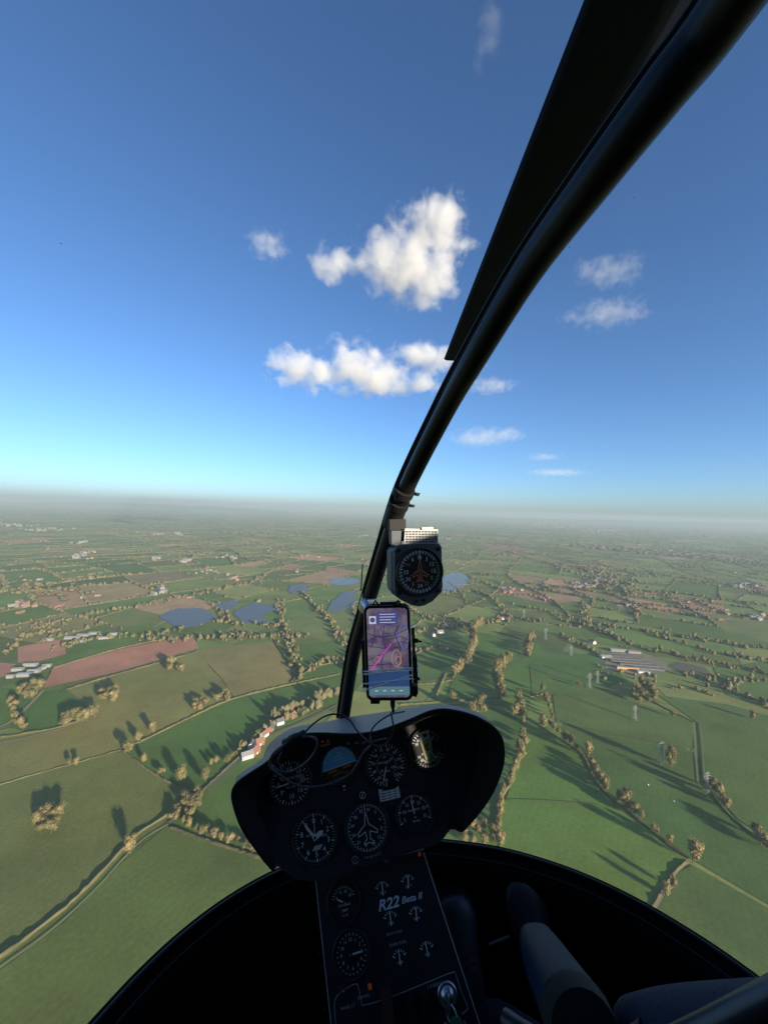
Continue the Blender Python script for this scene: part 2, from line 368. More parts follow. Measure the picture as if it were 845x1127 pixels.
def tree(p, hgt, wid, label, group=None, name='tree', pr=None):
    """p: ground point; one tree with its own crown and trunk"""
    global n_ind
    if n_ind >= 296: overflow.append((p.x, p.y, hgt, wid)); return
    n_ind += 1
    e = empty(name, (p.x, p.y, GZ + .3), random.uniform(0, 2 * PI)); tag(e, label, 'tree', group)
    cd, td = PROTO[random.randrange(len(PROTO)) if pr is None else pr]
    for nm, d in (('crown', cd), ('trunk', td)):
        o = bpy.data.objects.new(nm, d); COL.objects.link(o); o.parent = e; o.scale = (wid, wid, hgt)
def along(pl, spacing, jit=.3):                            # points along a traced line, in metres
    P = [G(x, y) for x, y in pl]; out = []; d = 0; nxt = spacing * .5
    for a, b in zip(P[:-1], P[1:]):
        l = (b - a).length
        while nxt < d + l:
            q = a + (b - a) * ((nxt - d) / l); out.append(q + Vector((random.gauss(0, 1.2), random.gauss(0, 1.2), 0))); nxt += spacing * random.uniform(1 - jit, 1 + jit)
        d += l
    return out
def hedge(pl, label, wdt=2.6, hgt=2.2, seed=0):
    rr = random.Random(seed + 40); P = smooth_pts([G(x, y, .2) for x, y in pl], 4); Q = []
    for a, b in zip(P[:-1], P[1:]):
        k = max(1, int((b - a).length / 3))
        for j in range(k): Q.append(a + (b - a) * (j / k))
    Q.append(P[-1]); rows = []
    for i, p in enumerate(Q):
        t = Q[min(i + 1, len(Q) - 1)] - Q[max(i - 1, 0)]; t.z = 0; t.normalize(); nn = Vector((-t.y, t.x, 0)); w_ = wdt * rr.uniform(.75, 1.25); h_ = hgt * rr.uniform(.7, 1.3); s = rr.uniform(-.4, .4)
        rows.append([p - nn * (w_ * .5 - s), p - nn * (w_ * .5 - s) + Vector((0, 0, h_ * .7)), p + nn * s * .5 + Vector((0, 0, h_)), p + nn * (w_ * .5 + s) + Vector((0, 0, h_ * .75)), p + nn * (w_ * .5 + s)])
    f = MB(); f.grid(rows, smooth=False); o = f.build('hedge', M_HEDGE, origin=(Q[0].x, Q[0].y, GZ)); tag(o, label, 'hedge'); return o
def wpx(p, w): return w / F * p.dot(fw)                    # picture width to metres at that point
# single trees and small clumps: (x, y of the foot, width in picture points, label)
ONE = [
 (144,940,17,'small tan tree where the field track bends, its long shadow lying up the field'),
 (76,843,8,'left of two small trees standing close together on the edge of the brown field'),
 (84,843,8,'right of two small trees standing close together on the edge of the brown field'),
 (142,829,15,'wide golden tree at the corner where the brown field meets the green one'),
 (152,817,10,'small tree just above the golden corner tree of the brown field'),
 (168,806,11,'small tree on the upper edge of the green field, farthest of its row of three'),
 (158,839,9,'small tree in the hedge just below the golden corner tree'),
 (178,853,9,'small dark tree midway down the hedge between the two green fields'),
 (199,859,17,'broad golden tree in the hedge left of the lane'),
 (226,860,15,'bright yellow tree beside the lane at the hedge end'),
 (251,842,11,'round yellow tree on the lane, the nearest one to the village houses'),
 (597,804,13,'pale round tree at the top end of the long tree line on the right'),
 (648,835,13,'tall pale tree, the highest one of the long tree line on the right'),
 (762,950,19,'golden bushy tree at the corner where the long tree line meets the track'),
 (738,845,17,'round tree growing right beside the foot of the nearest pylon'),
 (732,988,14,'pale tree by the track near the lower edge of the bright green field'),
 (741,979,11,'smaller tree leaning against the pale tree by the track'),
 (551,930,14,'tan tree at the lower end of the winding stream, just above the dark canopy rim'),
 (571,836,10,'small tree on the winding stream at its upper bend'),
 (451,884+46,12,'half hidden tree just right of the instrument cowl at the canopy rim'),
 (497,776,12,'bushy tree standing alone just above the right side of the cowl'),
 (566,792,12,'dense tree beside the small pond on the stream above the bright green field'),
 (637,757,6,'small shrub sized tree left of the middle pylon'),
 (740,790,7,'lone small tree in the meadow right of the triangular wood'),
 (828,792,8,'lone pale tree out in the meadow near the right edge'),
]
for x, y, w_, lb in ONE:
    p = G(x, y); ww = wpx(p, w_); tree(p, ww * random.uniform(1.0, 1.3) * (1.25 if p.x > 60 else 1), ww * 1.1, lb)
# clumps: outline, number of trees, size, label of the trees
def clump(pl, n, w_, lb, grp, hk=.95):
    P = [G(x, y) for x, y in pl]
    xs = [p.x for p in P]; ys = [p.y for p in P]; k = 0; tries = 0; placed = []
    while k < n and tries < 4000:
        tries += 1; q = Vector((random.uniform(min(xs), max(xs)), random.uniform(min(ys), max(ys)), GZ)); ins = False
        for i in range(len(P)):
            a, b = P[i], P[i - 1]
            if (a.y > q.y) != (b.y > q.y) and q.x < (b.x - a.x) * (q.y - a.y) / (b.y - a.y) + a.x: ins = not ins
        if not ins: continue
        ww = wpx(q, w_) * random.uniform(.75, 1.25)
        if any((q - o).length < ww * .45 for o in placed): continue
        placed.append(q); tree(q, ww * hk * random.uniform(.9, 1.25), ww * 1.12, lb, grp); k += 1
clump([(35,912),(40,902),(54,898),(67,902),(68,911),(55,918),(42,919)], 9, 14, 'one of the trees packed in the lone island clump in the big left field', 'trees of the island clump in the left field')
clump([(186,908),(203,878),(222,876),(219,890),(206,908)], 16, 12, 'one of the trees in the triangular copse where track, lane and hedge meet', 'trees of the copse at the track junction')
clump([(110,772),(112,763),(128,764),(132,771),(122,775)], 7, 11, 'one of the trees in the dark clump in the middle of the brown field', 'trees of the brown field clump')
clump([(184,741),(187,732),(200,733),(202,741)], 6, 10, 'one of the trees in the clump touching the red ploughed field', 'trees of the clump at the red field')
clump([(693,776),(696,758),(704,752),(716,760),(724,772),(710,775)], 22, 9, 'one of the trees in the triangular wood in the meadow between the pylons', 'trees of the triangular wood')
clump([(68,803),(72,796),(84,789),(102,785),(106,790),(88,799)], 8, 12, 'one of the golden trees lined against the small green field at far left', 'golden trees below the small green field')
clump([(22,771),(20,762),(45,757),(48,762),(36,772)], 8, 12, 'one of the trees in the clump beside the sheds at the left edge', 'trees beside the left sheds')
clump([(208,781),(214,775),(226,771),(230,775),(214,785)], 5, 10, 'one of the bushy trees on the lower boundary of the brown field', 'bushy trees on the brown field boundary')
clump([(236,772),(238,768),(254,762),(257,768),(248,773)], 5, 10, 'one of the trees where the brown field touches the grey brown one', 'trees between the two brown fields')
clump([(500,925),(503,912),(540,913),(545,926),(520,932)], 9, 13, 'one of the trees massed between the cowl and the winding stream', 'trees beside the cowl')
clump([(516,788),(520,776),(530,775),(534,787)], 6, 11, 'one of the trees in the bushy clump just above the right cowl corner', 'trees above the right cowl corner')
# tree lines
LINES = [
 ([(604,800),(620,815),(636,829)], 12, 7, 'low tree at the thin upper end of the long tree line', 'trees at the upper end of the long line'),
 ([(650,844),(656,860),(668,873)], 10, 10, 'pale tree in the long tree line just below its tallest tree', 'pale trees in the long line'),
 ([(676,880),(690,892),(706,906)], 9, 11, 'rounded tree in the middle of the long tree line on the right', 'rounded trees in the long line'),
 ([(716,915),(728,924),(742,934)], 13, 7, 'small tree near the lower end of the long tree line', 'small trees at the lower end of the long line'),
 ([(206,910),(222,917),(240,924),(262,931),(286,941)], 10, 9, 'small rounded tree in the row under the left cowl wing', 'row of rounded trees left of the cowl'),
 ([(777,864),(790,880),(800,892)], 10, 10, 'tree in the ditch row right of the nearest pylon', 'trees in the ditch row'),
 ([(830,920),(838,932),(850,940)], 11, 11, 'bushy tree in the hedge at the right edge', 'bushy trees at the right edge'),
 ([(577,808),(572,832),(563,862),(553,876),(548,902),(550,922)], 13, 8, 'small tree on the winding stream beside the bright green field', 'trees along the winding stream'),
 ([(562,727),(553,735),(546,742),(549,758),(553,771)], 12, 8, 'tree in the curved hedge in the meadow above the cowl', 'trees of the curved hedge'),
 ([(528,690),(519,700),(521,715),(515,730),(500,745)], 15, 8, 'tree on the stream running down right of the telephone', 'trees on the stream right of the telephone'),
 ([(586,700),(581,710),(582,724)], 14, 6, 'shrubby tree in the short hooked hedge in the middle meadow', 'trees of the hooked hedge'),
 ([(570,771),(571,782),(577,800)], 10, 9, 'tree in the short belt between the lane and the bright green field', 'trees of the short belt'),
 ([(597,762),(602,776),(609,792)], 14, 6, 'small tree in the straight thin row above the long tree line', 'trees of the straight thin row'),
 ([(12,772),(15,788),(26,806)], 12, 9, 'round tree in the curved row at the left edge', 'trees of the curved row at the left edge'),
 ([(228,843),(250,838),(266,828),(282,812),(300,800),(325,788),(350,778)], 13, 6, 'garden tree among the village houses left of the cowl', 'trees of the village street'),
 ([(300,793),(325,780),(352,770),(372,764)], 12, 8, 'tree in the belt behind the village near the foot of the post', 'trees of the belt behind the village'),
]
for pl, sp, w_, lb, gr in LINES:
    for p in along(pl, sp * .72, .6):
        ww = wpx(p, w_) * random.uniform(.7, 1.3); hm_ = 1.35 if p.x > 60 else 1.0; tree(p, ww * hm_ * random.uniform(.95, 1.45), ww * random.uniform(1.05, 1.45), lb, gr)
print('individual trees', n_ind, 'overflow', len(overflow))
HEDGES = [
 ([(-110,1132),(0,1055),(36,1028),(73,999),(110,963),(134,937),(157,915),(184,898)], 'thick dark hedge along the field track at the lower left', 1.7, 2.6),
 ([(188,911),(215,921),(250,933),(289,946)], 'pale hedge running from the track junction to under the left cowl wing', 2.6, 2.2),
 ([(135,826),(150,838),(165,849),(190,864),(213,872)], 'hedge between the two green fields, ending at the lane', 2.4, 2.2),
 ([(0,864),(40,852),(78,841.5),(133,825.5)], 'low thin hedge under the brown field at the left', 1.4, 1.1),
 ([(133,824),(157,815.5),(211,789),(257,769),(319,753.5),(374,742)], 'long straight hedge on the upper edge of the green field', 2.4, 2.0),
 ([(74,759),(127,743),(170,731),(219,717)], 'dark hedge along the lower edge of the long red field', 2.6, 2.4),
 ([(48,757),(58,735)], 'short hedge at the left end of the long red field', 2.4, 2.2),
 ([(60,735),(135,713),(190,702),(214,699)], 'hedge along the upper edge of the long red field', 3, 2.4),
 ([(229,731),(244,747),(257,767)], 'faint hedge between the olive field and the grey brown field', 1.4, 1.2),
 ([(302,706),(323,740),(320,752)], 'hedge on the right side of the grey brown field', 3, 3),
 ([(324,751),(345,735),(376,728)], 'hedge crossing the green field left of the post', 2.4, 2),
 ([(216,877),(240,855),(266,831)], 'roadside hedge on the lane left of the village', 2.2, 2.0),
 ([(0,812),(38,806),(68,800),(106,788)], 'hedge under the small green field at the far left', 2.4, 2.2),
 ([(597,802),(620,816),(641,832),(656,862),(687,891),(707,907),(739,933),(757,945)], 'long hedge under the tree line down the right meadows', 2.6, 2.2),
 ([(755,949),(739,964),(726,985),(714,1005)], 'pale hedge along the track below the golden corner tree', 2.4, 2.0),
 ([(577,808),(571,832),(562,862),(552,877),(547,905),(551,927)], 'bank of scrub lining the winding stream', 3, 2.4),
 ([(775,860),(792,886),(808,903),(834,924),(870,950)], 'dark hedge along the ditch toward the right edge', 2.4, 2.0),
 ([(440,776),(480,773),(520,770),(549,769)], 'roadside hedge above the right part of the cowl', 2.2, 2.0),
 ([(563,726),(546,740),(549,757),(551,769)], 'curved hedge in the meadow above the cowl', 3.5, 3),
 ([(521,692),(521,717),(497,747)], 'scrubby bank of the stream right of the telephone', 3.5, 3),
 ([(586,699),(581,711),(582,723)], 'short hooked hedge standing alone in the middle meadow', 3.5, 3),
 ([(490,742),(484,756),(478,770)], 'short thick hedge leading down to the lane above the cowl', 4.5, 3),
 ([(717,772),(740,784),(763,795)], 'thin hedge from the triangular wood down the meadow', 2, 1.6),
 ([(444,752),(468,753),(497,749)], 'thin hedge behind the telephone cable crossing to the stream', 2, 1.6),
 ([(571,762),(582,767),(597,764)], 'low hedge left of the thin tree row', 2, 1.5),
 ([(440,740),(455,722),(475,712)], 'scrubby hedge right beside the telephone', 3.5, 3),
]
for i, (pl, lb, w_, h_) in enumerate(HEDGES): hedge(pl, lb, w_ * .8, h_ * .85, i)
# ---- everything too far to count: woods, hedgerow trees and hedges of the distance, one mesh each
ICO = np.array([(0, 0, 1)] + [(math.cos(2 * PI * k / 5) * .894, math.sin(2 * PI * k / 5) * .894, .447) for k in range(5)] + [(math.cos(2 * PI * (k + .5) / 5) * .894, math.sin(2 * PI * (k + .5) / 5) * .894, -.447) for k in range(5)] + [(0, 0, -1)])
IF = [(0, 1 + k, 1 + (k + 1) % 5) for k in range(5)] + [(1 + k, 6 + k, 1 + (k + 1) % 5) for k in range(5)] + [(1 + (k + 1) % 5, 6 + k, 6 + (k + 1) % 5) for k in range(5)] + [(11, 6 + (k + 1) % 5, 6 + k) for k in range(5)]
IF = np.array(IF)
# finer ragged ball for the nearer of them
def subdiv(v, f):
    v = list(map(tuple, v)); mid = {}; nf = []
    def m_(a, b):
        k = (min(a, b), max(a, b))
        if k not in mid:
            q = (np.array(v[a]) + np.array(v[b])) / 2; q /= np.linalg.norm(q); v.append(tuple(q)); mid[k] = len(v) - 1
        return mid[k]
    for a, b, c in f:
        x, y, z = m_(a, b), m_(b, c), m_(c, a); nf += [(a, x, z), (b, y, x), (c, z, y), (x, y, z)]
    return np.array(v), np.array(nf)
ICO2, IF2 = subdiv(ICO, IF)
def lumps(name, T, V0, F0, material, rough=.18):            # T rows: x, y, height, width (metres)
    T = np.array(T, dtype=float); n = len(T); nv = len(V0)
    if n == 0: return None
    j = 1 + rng.normal(0, rough, (n, nv, 1)); V = V0[None] * j
    sx = T[:, 3][:, None] * .5 * rng.uniform(.8, 1.2, (n, 1)); sy = T[:, 3][:, None] * .5 * rng.uniform(.8, 1.2, (n, 1)); sz = T[:, 2][:, None] * .52
    X = V[:, :, 0] * sx + T[:, 0][:, None]; Y = V[:, :, 1] * sy + T[:, 1][:, None]; Z = V[:, :, 2] * sz + GZ + T[:, 2][:, None] * .5
    P = np.stack([X, Y, Z], 2).reshape(-1, 3).astype(np.float32); Fc = (F0[None] + (np.arange(n) * nv)[:, None, None]).reshape(-1, 3).astype(np.int32)
    me = bpy.data.meshes.new(name); me.vertices.add(len(P)); me.vertices.foreach_set('co', P.ravel()); me.loops.add(Fc.size); me.loops.foreach_set('vertex_index', Fc.ravel())
    me.polygons.add(len(Fc)); me.polygons.foreach_set('loop_start', np.arange(0, Fc.size, 3, dtype=np.int32)); me.polygons.foreach_set('loop_total', np.full(len(Fc), 3, dtype=np.int32))
    me.update(calc_edges=True); me.materials.append(material); o = bpy.data.objects.new(name, me); COL.objects.link(o); tag(o, kind='stuff'); return o
near_l, far_l = [], []
def multi(x, y, h_, w_, k):                                 # one distant tree as k ragged lobes
    for _ in range(k):
        q = random.uniform(0, .33) * w_; a = random.uniform(0, 2 * PI); s = random.uniform(.5, .8)
        near_l.append((x + math.cos(a) * q, y + math.sin(a) * q, h_ * random.uniform(.55, 1.05), w_ * s * random.uniform(.7, 1.1)))
for x, y, h_, w_ in overflow: multi(x, y, h_, w_, 5)
EXCL = []                                                   # solar farms, ponds, yards: no trees inside
hs = MB()
ELINES = set()
for out, r, cx, cy in edges:
    pc = proj(cx, cy); az = abs(math.atan2(cx, cy))
    if r > 26000 or (az > R(60) and r > 1800): continue
    n = len(out)
    for i in range(n):
        a, b = out[i], out[(i + 1) % n]; l = math.hypot(b[0] - a[0], b[1] - a[1]); mx, my = (a[0] + b[0]) / 2, (a[1] + b[1]) / 2
        q = proj(mx, my)
        if q and traced_zone(*q): continue
        if r < 9000:
            dens = .5 + .5 * math.sin(mx / 310 + 1.3 * math.sin(my / 270)) * math.sin(my / 240 + 2)
            sp = 9 + 46 * (1 - dens) ** 1.5
            if r > 4500: sp *= 1.2
            k = int(l / sp * random.uniform(.5, 1.3))
            for _ in range(k):
                t = random.random(); x = a[0] + (b[0] - a[0]) * t + random.gauss(0, 2); y = a[1] + (b[1] - a[1]) * t + random.gauss(0, 2)
                h_ = random.uniform(4, 9.5) if dens < .7 else random.uniform(6, 12); w_ = h_ * random.uniform(.8, 1.2)
                if r < 3200: multi(x, y, h_ * .9, w_ * .9, 3)
                else: far_l.append((x, y, h_ * .8, w_ * .85))
            if r < 5200 and random.random() < .85:
                dx, dy = (b[0] - a[0]) / l, (b[1] - a[1]) / l; w1 = 1.6
                nx, ny = -dy * w1, dx * w1; hh = random.uniform(1.5, 2.6)
                hs.add([(a[0] - nx, a[1] - ny, GZ), (a[0], a[1], GZ + hh), (a[0] + nx, a[1] + ny, GZ), (b[0] - nx, b[1] - ny, GZ), (b[0], b[1], GZ + hh * .9), (b[0] + nx, b[1] + ny, GZ)], [(0, 3, 4, 1), (1, 4, 5, 2)])
        else:
            if random.random() < .55:
                for _ in range(max(1, int(l / 160))):
                    t = random.random(); far_l.append((a[0] + (b[0] - a[0]) * t, a[1] + (b[1] - a[1]) * t, random.uniform(9, 14), random.uniform(25, 80) * (1 if r < 15000 else 1.8)))
    # copses inside some fields
    if q and random.random() < (.05 if r < 9000 else .12) and not (pc and traced_zone(*pc)):
        s = random.uniform(20, 70) * (1 if r < 9000 else 3)
        for _ in range(int(18 if r < 4500 else 12)):
            x, y = cx + random.gauss(0, s * .6), cy + random.gauss(0, s * .4)
            if r < 4500: multi(x, y, random.uniform(8, 14), random.uniform(9, 14), 2)
            else: far_l.append((x, y, random.uniform(9, 14), random.uniform(12, 26) * (1 if r < 9000 else 2)))
# denser traced belts of trees in the middle distance
BELTS = [([(0,697),(60,688),(120,672),(160,668)], 9, 5), ([(60,715),(110,702),(175,700),(230,684),(310,690)], 9, 5), ([(150,702),(190,706),(230,703),(300,702),(345,700)], 10, 5),
 ([(160,668),(200,658),(240,650),(280,640),(300,628)], 8, 6), ([(305,660),(312,690),(322,720),(330,745)], 9, 6), ([(330,650),(350,670),(368,690),(380,712)], 9, 6),
 ([(240,700),(275,702),(312,700)], 8, 6), ([(330,745),(350,730),(380,725)], 10, 4), ([(236,664),(250,680),(262,690)], 9, 4),
 ([(610,680),(650,690),(700,712),(760,725),(845,742)], 9, 7), ([(560,664),(610,676),(660,688),(720,697),(845,715)], 9, 7), ([(620,700),(640,712),(660,720)], 12, 4),
 ([(440,700),(470,693),(510,690),(560,682),(600,684)], 10, 5), ([(792,752),(815,765),(845,776),(880,790)], 8, 5), ([(800,752),(830,748),(860,750)], 9, 5), ([(735,740),(770,745),(790,752)], 12, 4),
 ([(655,745),(690,757)], 25, 3), ([(640,640),(665,645),(700,650),(760,655),(845,668)], 10, 7), ([(600,618),(660,628),(720,632),(845,650)], 12, 8), ([(480,655),(520,650),(545,660),(560,680)], 9, 5), ([(380,655),(400,690),(380,740)], 10, 5),
 ([(0,722),(30,700),(70,694)], 11, 4), ([(440,728),(455,718),(480,712),(500,722)], 12, 4), ([(720,700),(760,712),(800,722),(860,730)], 11, 5), ([(640,664),(650,690)], 11, 6), ([(440,665),(470,680),(500,690)], 11, 5)]
for pl, sp, wd in BELTS:
    P = along(pl, sp, .8)
    for p in P + along(pl, sp * 1.2, .8):
        if random.random() < .25: continue
        p = p + Vector((random.gauss(0, wd), random.gauss(0, wd * 1.5), 0)); h_ = random.uniform(4.5, 11); multi(p.x, p.y, h_, h_ * random.uniform(.8, 1.2), 4)
for _ in range(90):
    x_, y_ = random.uniform(656, 790), 0; y_ = 712 + (x_ - 656) * .21 + random.choice([-8, 8, 10, 26]) * random.uniform(.6, 1.1); p = G(x_, y_); h_ = random.uniform(3, 8); multi(p.x, p.y, h_, h_ * 1.1, 3)
# hillsides of woodland, the dark strips far out
for pl, wd, n_ in [([(95,562),(150,563),(185,564)], 260, 260), ([(650,602),(760,612),(845,622)], 120, 500), ([(430,575),(520,578),(600,583)], 200, 250), ([(640,625),(665,640),(690,650)], 60, 160), ([(0,640),(30,652),(60,660)], 50, 60), ([(250,585),(300,590),(350,588)], 80, 150)]:
    P = along(pl, 10, .2); 
    for _ in range(n_):
        p = random.choice(P); d = p.length; far_l.append((p.x + random.gauss(0, wd), p.y + random.gauss(0, wd), random.uniform(9, 15), random.uniform(14, 22) * (1 if d < 4000 else 3)))
def clear(T): return [t for t in T if math.hypot(t[0], t[1]) < 45000 and not any(in_poly(t[0], t[1], e) for e in EXCL)]
def in_poly(x, y, P):
    ins = False
    for i in range(len(P)):
        a, b = P[i], P[i - 1]
        if (a[1] > y) != (b[1] > y) and x < (b[0] - a[0]) * (y - a[1]) / (b[1] - a[1]) + a[0]: ins = not ins
    return ins
SOLAR = [([(172,679),(192,671),(222,670),(238,682),(216,690),(192,691)], 'large solar farm left of the pair, nearest the red ploughed field'),
 ([(254,674),(276,665),(302,667),(309,680),(292,687),(266,687)], 'solar farm with a ragged right side, right of the largest one'),
 ([(234,668),(254,661),(263,664),(247,674)], 'small solar farm wedged behind the two big ones'),
 ([(357,673),(366,661),(376,653),(391,650),(389,668),(372,673)], 'striped solar farm just left of the black post'),
 ([(316,652),(318,645),(334,643),(338,650),(326,654)], 'tiny far solar farm behind the tree belt')]
EXCL += [[(G(x, y).x, G(x, y).y) for x, y in pl] for pl, _ in SOLAR]
EXCL += [[(G(x, y).x, G(x, y).y) for x, y in pl] for pl in ([(482,648),(488,634),(505,630),(515,636),(511,645),(498,650)], [(362,641),(368,636),(393,637),(392,642),(372,644)], [(662,738),(665,715),(700,712),(745,728),(780,742),(740,742)])]
near_l = clear(near_l); far_l = clear(far_l)
print('lumps', len(near_l), len(far_l))
lumps('countryside_trees', near_l, ICO2, IF2, M_FAR, .24); lumps('distant_trees', far_l, ICO, IF, M_FAR, .2)
tag(hs.build('hedgerows', M_HEDGE), kind='stuff')
# ================================================================== solar farms, buildings, pylons
M_PANEL = mat('solar_glass', (.055, .085, .13), .25, spec=.7); M_STEEL = mat('galvanised_steel', (.42, .43, .43), .5, .6)
for pl, lb in SOLAR:
    P = [G(x, y, 0) for x, y in pl]; xs = [p.x for p in P]; ys = [p.y for p in P]; e = empty('solar_farm', (sum(xs) / len(xs), sum(ys) / len(ys), GZ)); tag(e, lb, 'solar farm', 'solar farms')
    f = MB(); fr = MB(); y = min(ys); PL = [(p.x, p.y) for p in P]
    th_ = .25; step = 7.5
    while y < max(ys):
        x = min(xs); run = None
        while x < max(xs) + 12:
            ok = in_poly(x, y, PL) and not (lb.startswith('solar farm with') and math.sin(x / 37) * math.sin(y / 60) > .72)
            if ok and run is None: run = x
            if not ok and run is not None:
                if x - run > 8:
                    yy = y + (run * .0); zt = GZ + 2.6; zb = GZ + .8
                    f.add([(run, y, zb), (x, y, zb), (x, y + 4.6, zt), (run, y + 4.6, zt), (run, y, zb - .08), (x, y, zb - .08), (x, y + 4.6, zt - .08), (run, y + 4.6, zt - .08)], [(0, 1, 2, 3), (7, 6, 5, 4), (0, 4, 5, 1), (2, 6, 7, 3), (1, 5, 6, 2), (3, 7, 4, 0)])
                    k = run
                    while k < x: fr.box((k, y + 2.3, GZ + .8), (.08, 0, 0), (0, .08, 0), (0, 0, .85)); k += 14
                run = None
            x += 6
        y += step
    if f.v: f.build('panel_rows', M_PANEL, e); fr.build('supports', M_STEEL, e)
M_BRICK = mat('red_brick', (.26, .12, .08), .9, var=.3, scale=.8); M_REND = mat('white_render', (.55, .53, .48), .8, var=.1, scale=.5); M_SLATE = mat('slate_roof', (.10, .10, .11), .7, var=.3, scale=.6)
M_TILE = mat('tiled_roof', (.22, .11, .075), .85, var=.3, scale=.6); M_SHEET = mat('grey_sheet_roof', (.20, .20, .20), .8, var=.15, scale=.3); M_PALE = mat('pale_sheet_roof', (.26, .26, .25), .8, var=.1, scale=.3)
M_WIN = mat('dark_window', (.03, .035, .04), .15); M_ORANGE = mat('orange_cladding', (.55, .26, .08), .7); M_WFRAME = mat('white_frame', (.8, .8, .78), .5)
def house(x, y, l, w_, h_, rh, rot, mw, mr_, label, cat='house', group=None, name='house', detail=True, chim=True):
    p = G(x, y); e = empty(name, (p.x, p.y, GZ + .2), rot); tag(e, label, cat, group)
    a, b = l / 2, w_ / 2; f = MB()
    vs = [(-a, -b, -.3), (a, -b, -.3), (a, b, -.3), (-a, b, -.3), (-a, -b, h_), (a, -b, h_), (a, b, h_), (-a, b, h_), (-a, 0, h_ + rh), (a, 0, h_ + rh)]
    f.add(vs, [(0, 1, 5, 4), (2, 3, 7, 6), (1, 2, 6, 9, 5), (3, 0, 4, 8, 7), (3, 2, 1, 0)]); o = f.build('wall', mw); o.parent = e
    r_ = MB(); ov = .45; s = rh / b; t = .18
    for sg in (-1, 1):
        q = [(-a - ov, sg * (b + ov), h_ - ov * s + .05), (a + ov, sg * (b + ov), h_ - ov * s + .05), (a + ov, 0, h_ + rh + .05), (-a - ov, 0, h_ + rh + .05)]
        r_.prism([Vector(v) for v in q], (0, 0, t))
    ro = r_.build('roof', mr_); ro.parent = e
    if chim:
        c = MB(); c.box((a * .7, 0, h_ + rh + .3), (.45, 0, 0), (0, .35, 0), (0, 0, .9)); c.box((a * .7, 0, h_ + rh + 1.25), (.55, 0, 0), (0, .45, 0), (0, 0, .08)); cc = c.build('chimney', M_BRICK); cc.parent = ro
    if detail:
        n = max(2, int(l / 3.2))
        for sg in (-1, 1):
            for fl in range(2 if h_ > 4 else 1):
                for i in range(n):
                    if fl == 0 and i == n // 2:
                        if sg == -1: d = MB(); d.box((-a + l * (i + .5) / n, sg * (b + .04), 1.0), (.5, 0, 0), (0, .05, 0), (0, 0, 1.05)); dd = d.build('door', M_WFRAME); dd.parent = e
                        continue
                    wn = MB(); wx = -a + l * (i + .5) / n; wn.box((wx, sg * (b + .03), 1.5 + fl * 2.6), (.6, 0, 0), (0, .05, 0), (0, 0, .55)); ww = wn.build('window', M_WIN); ww.parent = e
    return e
VILL = [(272,834,13,8,'white rendered house with grey roof, the one nearest the meadow at the village end',M_REND,M_SHEET), (281,829,10,7,'small brick house behind the white rendered one at the village end',M_BRICK,M_TILE),
 (277,823,9,7,'white cottage on the lane, second row of the village',M_REND,M_SLATE), (286,819,10,7,'brick house with red tiles halfway along the village street',M_BRICK,M_TILE), (291,811,9,7,'white house near the left corner of the cowl',M_REND,M_TILE),
 (298,804,10,7,'brick house with slate roof among trees behind the cowl',M_BRICK,M_SLATE), (308,797,10,7,'white gabled house half hidden by garden trees',M_REND,M_SLATE), (322,790,9,7,'red roofed house at the far end of the village by the post',M_BRICK,M_TILE)]
for i, (x, y, l, w_, lb, mw, mr_) in enumerate(VILL): house(x, y, l, w_, 5, 3, .6 + .5 * (i % 3), mw, mr_, lb, group='village houses')
FARM = [(484,697,16,8,'white farmhouse below the stream bend right of the telephone',M_REND,M_SHEET), (489,690,14,8,'white cottage behind the farmhouse right of the telephone',M_REND,M_SLATE),
 (477,700,10,7,'low outbuilding left of the white farmhouse',M_REND,M_PALE), (553,682,12,7,'small house by the stream at the middle crossroads',M_REND,M_TILE), (561,680,11,7,'brick house right of the small house at the middle crossroads',M_BRICK,M_SLATE), (652,708,13,8,'pale farmhouse among trees above the long sheds',M_REND,M_TILE)]
for i, (x, y, l, w_, lb, mw, mr_) in enumerate(FARM): house(x, y, l, w_, 5, 3, .3 + .7 * (i % 3), mw, mr_, lb, group='scattered farmhouses')
def shed(x, y, l, w_, rot, mr_, label, mw=None, h_=4.5): return house(x, y, l, w_, h_, w_ * .12, rot, mw or M_SHEET, mr_, label, 'shed', None, 'farm_shed', False, False)
SH = [(28,744,30,14,.2,M_PALE,'broad white shed at the front of the left farmyard'), (38,740,26,12,.2,M_PALE,'long pale shed in the middle of the left farmyard'), (20,738,22,12,.25,M_SHEET,'grey shed at the left side of the left farmyard'), (34,733,30,10,.15,M_PALE,'narrow white shed at the back of the left farmyard'),
 (46,737,16,10,1.3,M_SHEET,'small grey shed set crosswise in the left farmyard'), (52,734,18,9,.3,M_PALE,'small pale shed at the right side of the left farmyard'), (12,746,14,9,.2,M_PALE,'small white shed by the hedge of the left farmyard'),
 (80,703,40,16,.1,M_PALE,'long white barn at the near side of the farm above the red field'), (92,700,34,14,.1,M_SHEET,'grey barn in the middle of the farm above the red field'), (104,698,30,14,.2,M_SHEET,'grey barn at the right of the farm above the red field'),
 (87,707,26,10,.05,M_PALE,'low pale barn closest to the red field'), (116,703,34,14,.4,M_SHEET,'big grey barn by the green paddock'), (54,705,24,9,.1,M_PALE,'small pale barn left of the farm above the red field'), (125,699,24,12,.3,M_PALE,'white barn at the far right of that farm')]
for a in SH: shed(a[0], a[1], a[2] * .68, a[3] * .68, *a[4:])
COM = [(676,723,58,12,'dark long poultry shed in the yard complex, topmost'), (684,726,66,12,'dark long shed in the yard complex, second from the top'), (693,729.5,70,12,'dark long shed in the middle of the yard complex'), (702,733,66,12,'dark long shed in the yard complex, second from the bottom'), (713,737,50,12,'dark long shed at the bottom of the yard complex')]
